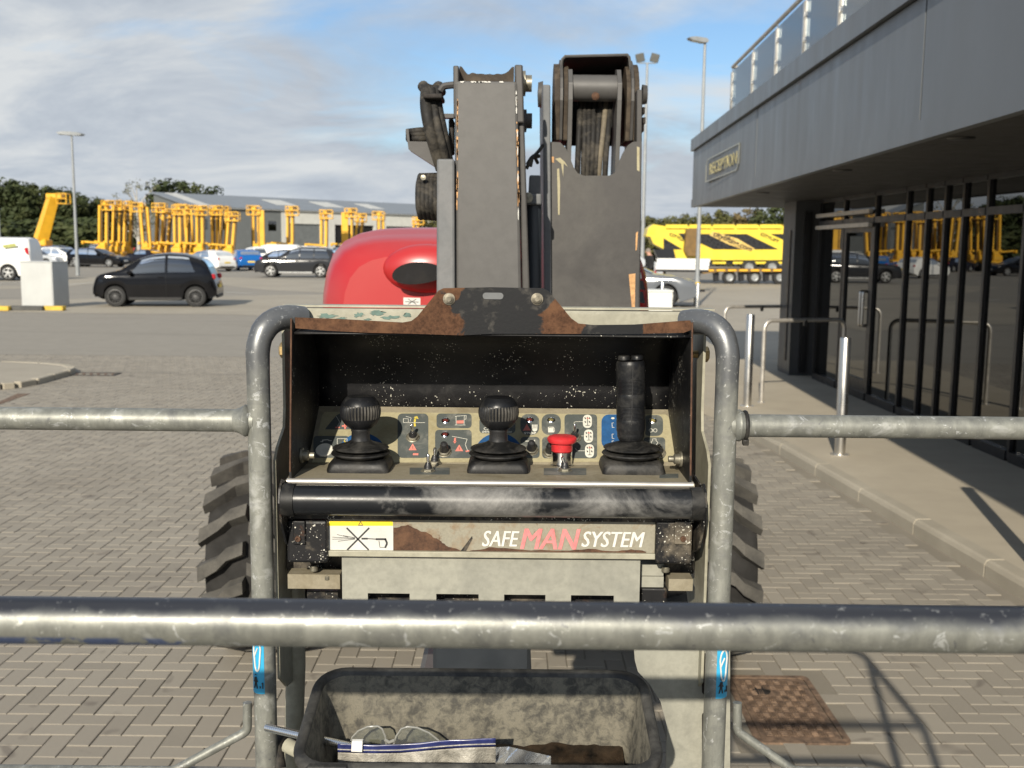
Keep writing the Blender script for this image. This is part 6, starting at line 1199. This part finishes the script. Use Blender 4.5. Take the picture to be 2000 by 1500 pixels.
for i, (px, k, ty) in enumerate(lifts):
    Y = 106+(i % 3)*2.6+max(0, px-480)*.05; o = protos[k] if k not in used else copy_tree(protos[k]); used.add(k)
    o.location = (P(px, 450, Y).x, Y, -.014); o.rotation_euler = (0, 0, R((i*37) % 9-4)+(math.pi if (i % 5 == 3) else 0))
    sc = (P(px, ty, Y).z)/(5.35, 5.3, 5.0, 4.75, 5.1)[k]; o.scale = (1.12, 1.12, sc)
    near_ = 'beside the tree line' if px < 330 else ('in front of the grey workshop wall' if px < 540 else 'in front of the workshop doors')
    tag(o, ('tall yellow lift with straight twin booms ', 'tall yellow lift with leaning twin booms ', 'yellow lift with close upright twin booms ', 'short yellow lift with leaning twin booms ', 'yellow lift with one thick and one thin boom ')[k]+near_, 'boom lift', 'yellow lifts parked '+near_)
# the leaning telescopic lift
tl = wempty('telescopic_lift', (P(80, 470, 106).x, 106, 0), 'yellow telescopic lift with one thick leaning boom by the trees', 'boom lift'); TY = 106.0
a_, c_ = P(80, 468, TY), P(104, 384, TY); b = MB(); b.tube([a_, c_], [.78, .64], 4); b.build('boom', 'lift_orange', tl)
b = MB(); b.box((a_.x, TY+.3, a_.z-.3), (1.4, 1.6, .7), None, 0, .1); b.build('turret', 'lift_orange', tl); b = MB(); b.box((a_.x, TY+.3, .8), (3.6, 1.9, .9), None, 0, .12); b.build('chassis', 'lift_orange', tl)
b = MB(); b.box((c_.x+.2, TY, c_.z+.05), (1.6, .9, .5), None, 0, .08); b.build('boom_head', 'lift_orange', tl); b = MB()
for z in (-.7, -.2, .3):
    for yy in (-.5, .5): b.cyl((c_.x+.5, TY+yy, c_.z+z), (c_.x+1.5, TY+yy, c_.z+z), .05, 6)
for xx in (.5, 1.5):
    for z in (-.7, .3): b.cyl((c_.x+xx, TY-.5, c_.z+z), (c_.x+xx, TY+.5, c_.z+z), .05, 6)
    for yy in (-.5, .5): b.cyl((c_.x+xx, TY+yy, c_.z-.75), (c_.x+xx, TY+yy, c_.z+.3), .05, 6)
b.build('basket_rail', 'lift_orange', tl)
for sx in (-1, 1):
    b = MB(); b.lathe([(.25, -.2), (.48, -.2), (.5, 0), (.48, .2), (.25, .2)], Matrix.Translation((a_.x+sx*1.3, TY-.75, .5)) @ Matrix.Rotation(math.pi/2, 4, 'X'), 18); b.build('wheel', 'tyre', tl)

# ------------------------------------------------------------------ workshop
WA, WB = Vector((-41.7, 135, 0)), Vector((-7.0, 167.5, 0)); wd = (WB-WA).normalized(); wn = Vector((wd.y, -wd.x, 0)); WL = (WB-WA).length
ws_ = wempty('workshop', tuple(WA+wd*WL/2), 'long grey workshop with white door surrounds and a pale metal roof', 'building')
panel_mat('ws_grey', (.12, .13, .13), .6, 0, .1); panel_mat('ws_white', (.5, .5, .46), .6, 0, .1); panel_mat('ws_roof', (.2, .22, .24), .45, .2, .2); plain('ws_light', (.5, .5, .47), .5, 0, .1, 2); plain('ws_door', (.13, .14, .14), .5, 0, .1, 2)
def sx_at(px):                                   # distance along the wall for a pixel column
    t = (px-1000)/FPX*1.004; return (t*WA.y-WA.x)/(wd.x-t*wd.y)
def wbox(s0, s1, z0, z1, o0, o1, name, mat, parent=ws_):
    b = MB(); p = [WA+wd*s0+wn*o0, WA+wd*s1+wn*o0, WA+wd*s1+wn*o1, WA+wd*s0+wn*o1]; b.ext([(q.x, q.y) for q in p], (0, 0, z0), (1, 0, 0), (0, 1, 0), z1-z0); return b.build(name, mat, parent)
EZ = 6.8; s_w = sx_at(553)
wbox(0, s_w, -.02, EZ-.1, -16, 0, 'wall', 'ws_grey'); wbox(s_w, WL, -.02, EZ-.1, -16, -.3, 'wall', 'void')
doors = [(566, 628, 1), (656, 731, 0), (755, 806, 1), (842, 890, 1)]
edge = [s_w]+[s for d in doors for s in (sx_at(d[0]), sx_at(d[1]))]+[WL]
for i in range(0, len(edge), 2): wbox(edge[i]+.01, edge[i+1]-.01, -.02, EZ-.1, -.25, .06, 'door_pier', 'ws_white')
for d in doors:
    a_, c_ = sx_at(d[0]), sx_at(d[1]); wbox(a_, c_, 5.0, EZ-.1, -.25, .05, 'door_lintel', 'ws_white')
    if d[2]: wbox(a_, c_, -.02, 5.0, -.28, -.18, 'roller_door', 'ws_door')
    else: wbox(a_+2.2, c_, -.02, 5.0, -1.2, -1.1, 'open_bay', 'interior')
for x0, x1 in ((397, 411), (430, 453), (528, 543)): wbox(sx_at(x0), sx_at(x1), 4.0, 5.2, -.05, .03, 'window', 'car_glass'); wbox(sx_at(x0)+.0, sx_at(x1), 3.94, 5.26, -.045, .012, 'window_frame', 'trim_black')
wbox(-.3, WL, EZ-.1, EZ+.1, -.2, .35, 'gutter', 'ws_white')
def roofpt(s, t): return WA+wd*s+wn*(.4-11*t)+Vector((0, 0, EZ+.1+2.1*t))
npan = 26
for k in range(npan):
    s0, s1 = -.4+(WL+.4)*k/npan, -.4+(WL+.4)*(k+1)/npan; b = MB(); q = [roofpt(s0+.02, 0), roofpt(s1-.02, 0), roofpt(s1-.02, 1), roofpt(s0+.02, 1)]; b.add(q+[p-Vector((0, 0, .12)) for p in q], [(0, 1, 2, 3), (4, 7, 6, 5), (0, 4, 5, 1), (1, 5, 6, 2), (2, 6, 7, 3), (3, 7, 4, 0)]); b.build('roof_panel', 'ws_light' if k in (1,) else 'ws_roof', ws_)
for (x0, x1) in ((572, 608), (664, 700), (752, 778)):
    a_, c_ = sx_at(x0), sx_at(x1); b = MB(); q = [roofpt(a_, .35), roofpt(c_, .35), roofpt(c_, .75), roofpt(a_, .75)]; b.add([p+Vector((0, 0, .05)) for p in q]+[p for p in q], [(0, 1, 2, 3), (0, 4, 5, 1), (1, 5, 6, 2), (2, 6, 7, 3), (3, 7, 4, 0)]); b.build('rooflight', 'ws_light', ws_)
b = MB(); g0, g1, g2 = roofpt(-.0, 0), roofpt(-.0, 1), WA+wd*0+wn*(-10.6); g0.z -= .15; g1.z -= .15; b.add([WA+wn*.0+Vector((0, 0, 6.65)), g1, g2+Vector((0, 0, 6.65))], [(0, 1, 2)]); b.build('gable', 'ws_grey', ws_)

# ------------------------------------------------------------------ trees
def leafmat(name, c0, c1, c2):
    b = NB(name); at = b.n('ShaderNodeAttribute', attribute_name='lc'); col = b.ramp(at.outputs['Fac'], [(0, c0), (.5, c1), (1, c2)]); b.set('Base Color', col); b.set('Roughness', .7); b.set('Specular IOR Level', .2)
leafmat('leaf_dark', (.02, .028, .010), (.036, .048, .017), (.06, .068, .025)); leafmat('leaf_olive', (.055, .06, .02), (.085, .088, .03), (.12, .11, .045)); leafmat('leaf_thin', (.08, .085, .05), (.12, .12, .075), (.16, .155, .1)); leafmat('leaf_autumn', (.09, .07, .03), (.13, .1, .045), (.16, .12, .06))
plain('bark', (.06, .048, .035), .9, 0, .2, 3); plain('birch_bark', (.42, .4, .36), .8, 0, .2, 3)
def make_tree(name, h_, rx, crown0, leaf, bark, seed, n_cl=70, per=42, ls=.30, thin=False):
    rg = random.Random(seed); root = empty(name); b = MB(); tr = .022*h_+.05
    b.tube([(0, 0, 0), (rg.uniform(-.1, .1), 0, h_*.3), (rg.uniform(-.2, .2), 0, h_*.6), (rg.uniform(-.3, .3), 0, h_*.9)], [tr, tr*.8, tr*.5, tr*.15], 9)
    cl = []
    for i in range(n_cl):
        for _ in range(30):
            x, y, z = rg.uniform(-1, 1), rg.uniform(-1, 1), rg.uniform(-1, 1)
            if x*x+y*y+z*z < 1 and (x*x+y*y+z*z > .3 or thin): break
        k = 1+.22*math.sin(5*math.atan2(y, x)+seed)+.15*math.sin(3*z*3+seed*2); c = Vector((x*rx*k, y*rx*k, crown0+(h_-crown0)*(.5+.5*z*(.92+.1*k)))); cl.append(c)
    for i in range(0, n_cl, 5 if not thin else 3):
        c = cl[i]; z0 = max(h_*.25, c.z-h_*.25); b.tube([(0, 0, z0), (c.x*.5, c.y*.5, (z0+c.z)/2+.2), c], [tr*.4, tr*.25, tr*.08], 5)
    b.build('trunk', bark, root)
    V, F, A = [], [], []
    for c in cl:
        cr = rx*(.26 if not thin else .22)*rg.uniform(.7, 1.25); shade_ = rg.random()
        for k in range(per):
            d = Vector((rg.gauss(0, 1), rg.gauss(0, 1), rg.gauss(0, .8))); d.normalize(); p = c+d*cr*(rg.random()**.4); s_ = ls*rg.uniform(.5, 1.2)
            n_ = (d+Vector((rg.uniform(-.7, .7), rg.uniform(-.7, .7), rg.uniform(-.2, .9)))).normalized(); u = n_.orthogonal().normalized(); w_ = n_.cross(u); a = rg.uniform(0, 6.3); u, w_ = u*math.cos(a)+w_*math.sin(a), w_*math.cos(a)-u*math.sin(a); i0 = len(V)
            V += [p+u*s_, p+w_*s_*.55, p-u*s_, p-w_*s_*.55]; F.append((i0, i0+1, i0+2, i0+3)); A.append(min(1, max(0, shade_*.7+.3*rg.random())))
    me = bpy.data.meshes.new('crown'); me.from_pydata(V, [], F); me.materials.append(MATS[leaf]); at = me.attributes.new('lc', 'FLOAT', 'FACE'); at.data.foreach_set('value', A); o = bpy.data.objects.new('crown', me); COL.objects.link(o); o.parent = root; o['kind'] = 'stuff'
    return root
TP = {'a': make_tree('oak_tree', 10, 4.0, 1.2, 'leaf_dark', 'bark', 1, 95, 46, .34), 'b': make_tree('oak_tree', 10, 3.6, .8, 'leaf_dark', 'bark', 2, 90, 46, .32), 'c': make_tree('broadleaf_tree', 8, 3.2, .6, 'leaf_olive', 'bark', 3, 80, 44, .28), 'd': make_tree('birch_tree', 10, 2.6, 3.0, 'leaf_thin', 'birch_bark', 4, 60, 16, .16, True), 'e': make_tree('autumn_tree', 8, 2.4, 1.0, 'leaf_autumn', 'bark', 5, 60, 40, .26), 's': make_tree('hedge_shrub', 3.4, 2.8, .0, 'leaf_dark', 'bark', 6, 50, 40, .26)}
used = set()
def plant(k, px, topy, Y, label, cat, group, wscale=1.0):
    o = TP[k] if k not in used else copy_tree(TP[k]); used.add(k); h0 = {'a': 10, 'b': 10, 'c': 8, 'd': 10, 'e': 8, 's': 3.4}[k]; zt_ = P(px, topy, Y).z; s_ = zt_/h0
    o.location = (P(px, 470, Y).x, Y, -.014); o.scale = (s_*wscale, s_*wscale, s_); o.rotation_euler = (0, 0, random.uniform(0, 6.28)); tag(o, label, cat, group); return o
gl_ = 'trees behind the parked cars'
for i, (px, ty, Y) in enumerate(((-70, 352, 170), (-25, 346, 172), (15, 350, 170), (52, 358, 172), (88, 362, 170), (122, 366, 173), (155, 378, 170), (190, 390, 172), (225, 400, 176), (262, 404, 178), (300, 402, 180), (335, 405, 180))):
    plant('ab'[i % 2], px, ty, Y, 'dense dark green tree in the tree line behind the yellow lifts', 'tree', gl_, 1.05)
for i, (px, ty) in enumerate(((-40, 425), (10, 430), (60, 432), (110, 428), (160, 430), (210, 432), (255, 436), (300, 434), (345, 436))): plant('s', px, ty, 158, 'dark green shrub at the foot of the tree line', 'shrub', 'shrubs at the foot of the tree line', 1.7)
plant('d', 271, 350, 128, 'slender pale birch with sparse leaves and white trunk', 'tree', None); plant('a', 362, 352, 185, 'big round dark tree rising behind the workshop gable', 'tree', None, 1.25)
plant('b', 325, 378, 180, 'round dark tree beside the birch', 'tree', None, 1.1)
gr_ = 'trees behind the yellow crane'
for i, (px, ty, k) in enumerate(((1262, 425, 'c'), (1290, 428, 'c'), (1310, 424, 'c'), (1350, 420, 'c'), (1372, 430, 'c'), (1402, 413, 'c'), (1432, 424, 'c'), (1482, 426, 'c'))): plant(k, px, ty, 125+3*(i % 3), 'olive green tree behind the yellow crane', 'tree', gr_, 1.25)
plant('e', 1462, 406, 122, 'reddish brown autumn tree behind the yellow crane', 'tree', None, 1.0); plant('a', 1512, 396, 118, 'tall dark green tree beside the grey corner pier', 'tree', None, .9)
for px in (850, 900, 950, 1000, 1050, 1100, 1145, 1180, 1220, 1540, 1590): plant('c', px, 424, 128, 'olive green tree behind the yellow crane', 'tree', gr_, 1.25)

# ------------------------------------------------------------------ person beyond the cars
plain('skin', (.5, .28, .2), .6, 0, .05, 6); plain('cloth_black', (.012, .012, .013), .85, 0, .2, 8); plain('cloth_navy', (.02, .022, .035), .85, 0, .2, 8); plain('hair_grey', (.2, .17, .14), .8, 0, .1, 8)
def person(loc, rz, sc, label):
    J = {'pel': (0, 0, .98), 'sp': (.02, 0, 1.2), 'ch': (.06, 0, 1.42), 'nk': (.09, 0, 1.56), 'hd': (.12, 0, 1.66), 'ht': (.13, 0, 1.76), 'hl': (0, .1, .92), 'kl': (.05, .12, .5), 'al': (-.02, .12, .09), 'tl': (.13, .13, .04), 'hr': (0, -.1, .92), 'kr': (.02, -.12, .5), 'ar': (-.06, -.12, .09), 'tr': (.1, -.13, .04), 'sl': (.06, .2, 1.45), 'el': (.04, .27, 1.17), 'wl': (.2, .24, .98), 'fl': (.27, .22, .93), 'sr': (.06, -.2, 1.45), 'er': (.04, -.27, 1.17), 'wr': (.22, -.22, 1.0), 'fr': (.29, -.2, .95)}
    rad = {'pel': .155, 'sp': .15, 'ch': .175, 'nk': .06, 'hd': .095, 'ht': .075, 'hl': .1, 'kl': .068, 'al': .05, 'tl': .045, 'sl': .075, 'el': .05, 'wl': .035, 'fl': .035}
    for k in ('h', 'k', 'a', 't', 's', 'e', 'w', 'f'):
        if k+'l' in rad: rad[k+'r'] = rad[k+'l']
    ks = list(J); E = [('pel', 'sp'), ('sp', 'ch'), ('ch', 'nk'), ('nk', 'hd'), ('hd', 'ht')]+[x for s in 'lr' for x in (('pel', 'h'+s), ('h'+s, 'k'+s), ('k'+s, 'a'+s), ('a'+s, 't'+s), ('ch', 's'+s), ('s'+s, 'e'+s), ('e'+s, 'w'+s), ('w'+s, 'f'+s))]
    me = bpy.data.meshes.new('sk'); me.from_pydata([J[k] for k in ks], [(ks.index(a), ks.index(c)) for a, c in E], []); o = bpy.data.objects.new('sk', me); COL.objects.link(o)
    md = o.modifiers.new('skin', 'SKIN'); sv = me.skin_vertices[0].data
    for i, k in enumerate(ks): sv[i].radius = (rad[k], rad[k]*(.8 if k in ('ch', 'sp', 'pel') else 1)); sv[i].use_root = (k == 'pel')
    sb = o.modifiers.new('sub', 'SUBSURF'); sb.levels = 2; sb.render_levels = 2
    dg = bpy.context.evaluated_depsgraph_get(); m2 = bpy.data.meshes.new_from_object(o.evaluated_get(dg)); bpy.data.objects.remove(o)
    for m in ('cloth_black', 'cloth_navy', 'skin', 'tyre'): m2.materials.append(MATS[m])
    for p in m2.polygons:
        c = p.center; p.material_index = 2 if (c.z > 1.53 or (c.z < 1.0 and c.x > .22 and abs(c.y) > .15)) else (3 if c.z < .1 else (1 if c.z < .96 else 0)); p.use_smooth = True
    body = bpy.data.objects.new('body', m2); COL.objects.link(body); root = empty('person', loc, rz, label, 'person'); body.parent = root; root.scale = (sc,)*3
    b = MB(); b.lathe([(0, .105), (.05, .098), (.088, .06), (.1, .01), (.098, -.02)], Matrix.Translation((.118, 0, 1.685)), 18); b.build('hair', 'hair_grey', root)
    for sy in (-1, 1): b = MB(); b.lathe([(.0, .012), (.018, .006), (.022, 0), (.0, -.006)], Matrix.Translation((.115, sy*.098, 1.665)) @ Matrix.Rotation(math.pi/2, 4, 'X'), 10); b.build('ear', 'skin', root); b = MB(); b.lathe([(0, .006), (.008, .004), (.01, 0)], Matrix.Translation((.208, sy*.034, 1.675)) @ Matrix.Rotation(math.pi/2, 4, 'Y'), 8); b.build('eye', 'cloth_black', root)
    b = MB(); b.tube([(.205, 0, 1.69), (.235, 0, 1.65), (.2, 0, 1.64)], [.008, .016, .008], 6); b.build('nose', 'skin', root); b = MB(); b.box((.2, 0, 1.605), (.012, .05, .01)); b.build('mouth', 'tail_lamp', root)
    return root
person(Vector((P(1272, 490, 42).x, 42, -.01)), R(200), 1.1, 'person in black jacket standing behind the mid grey car')
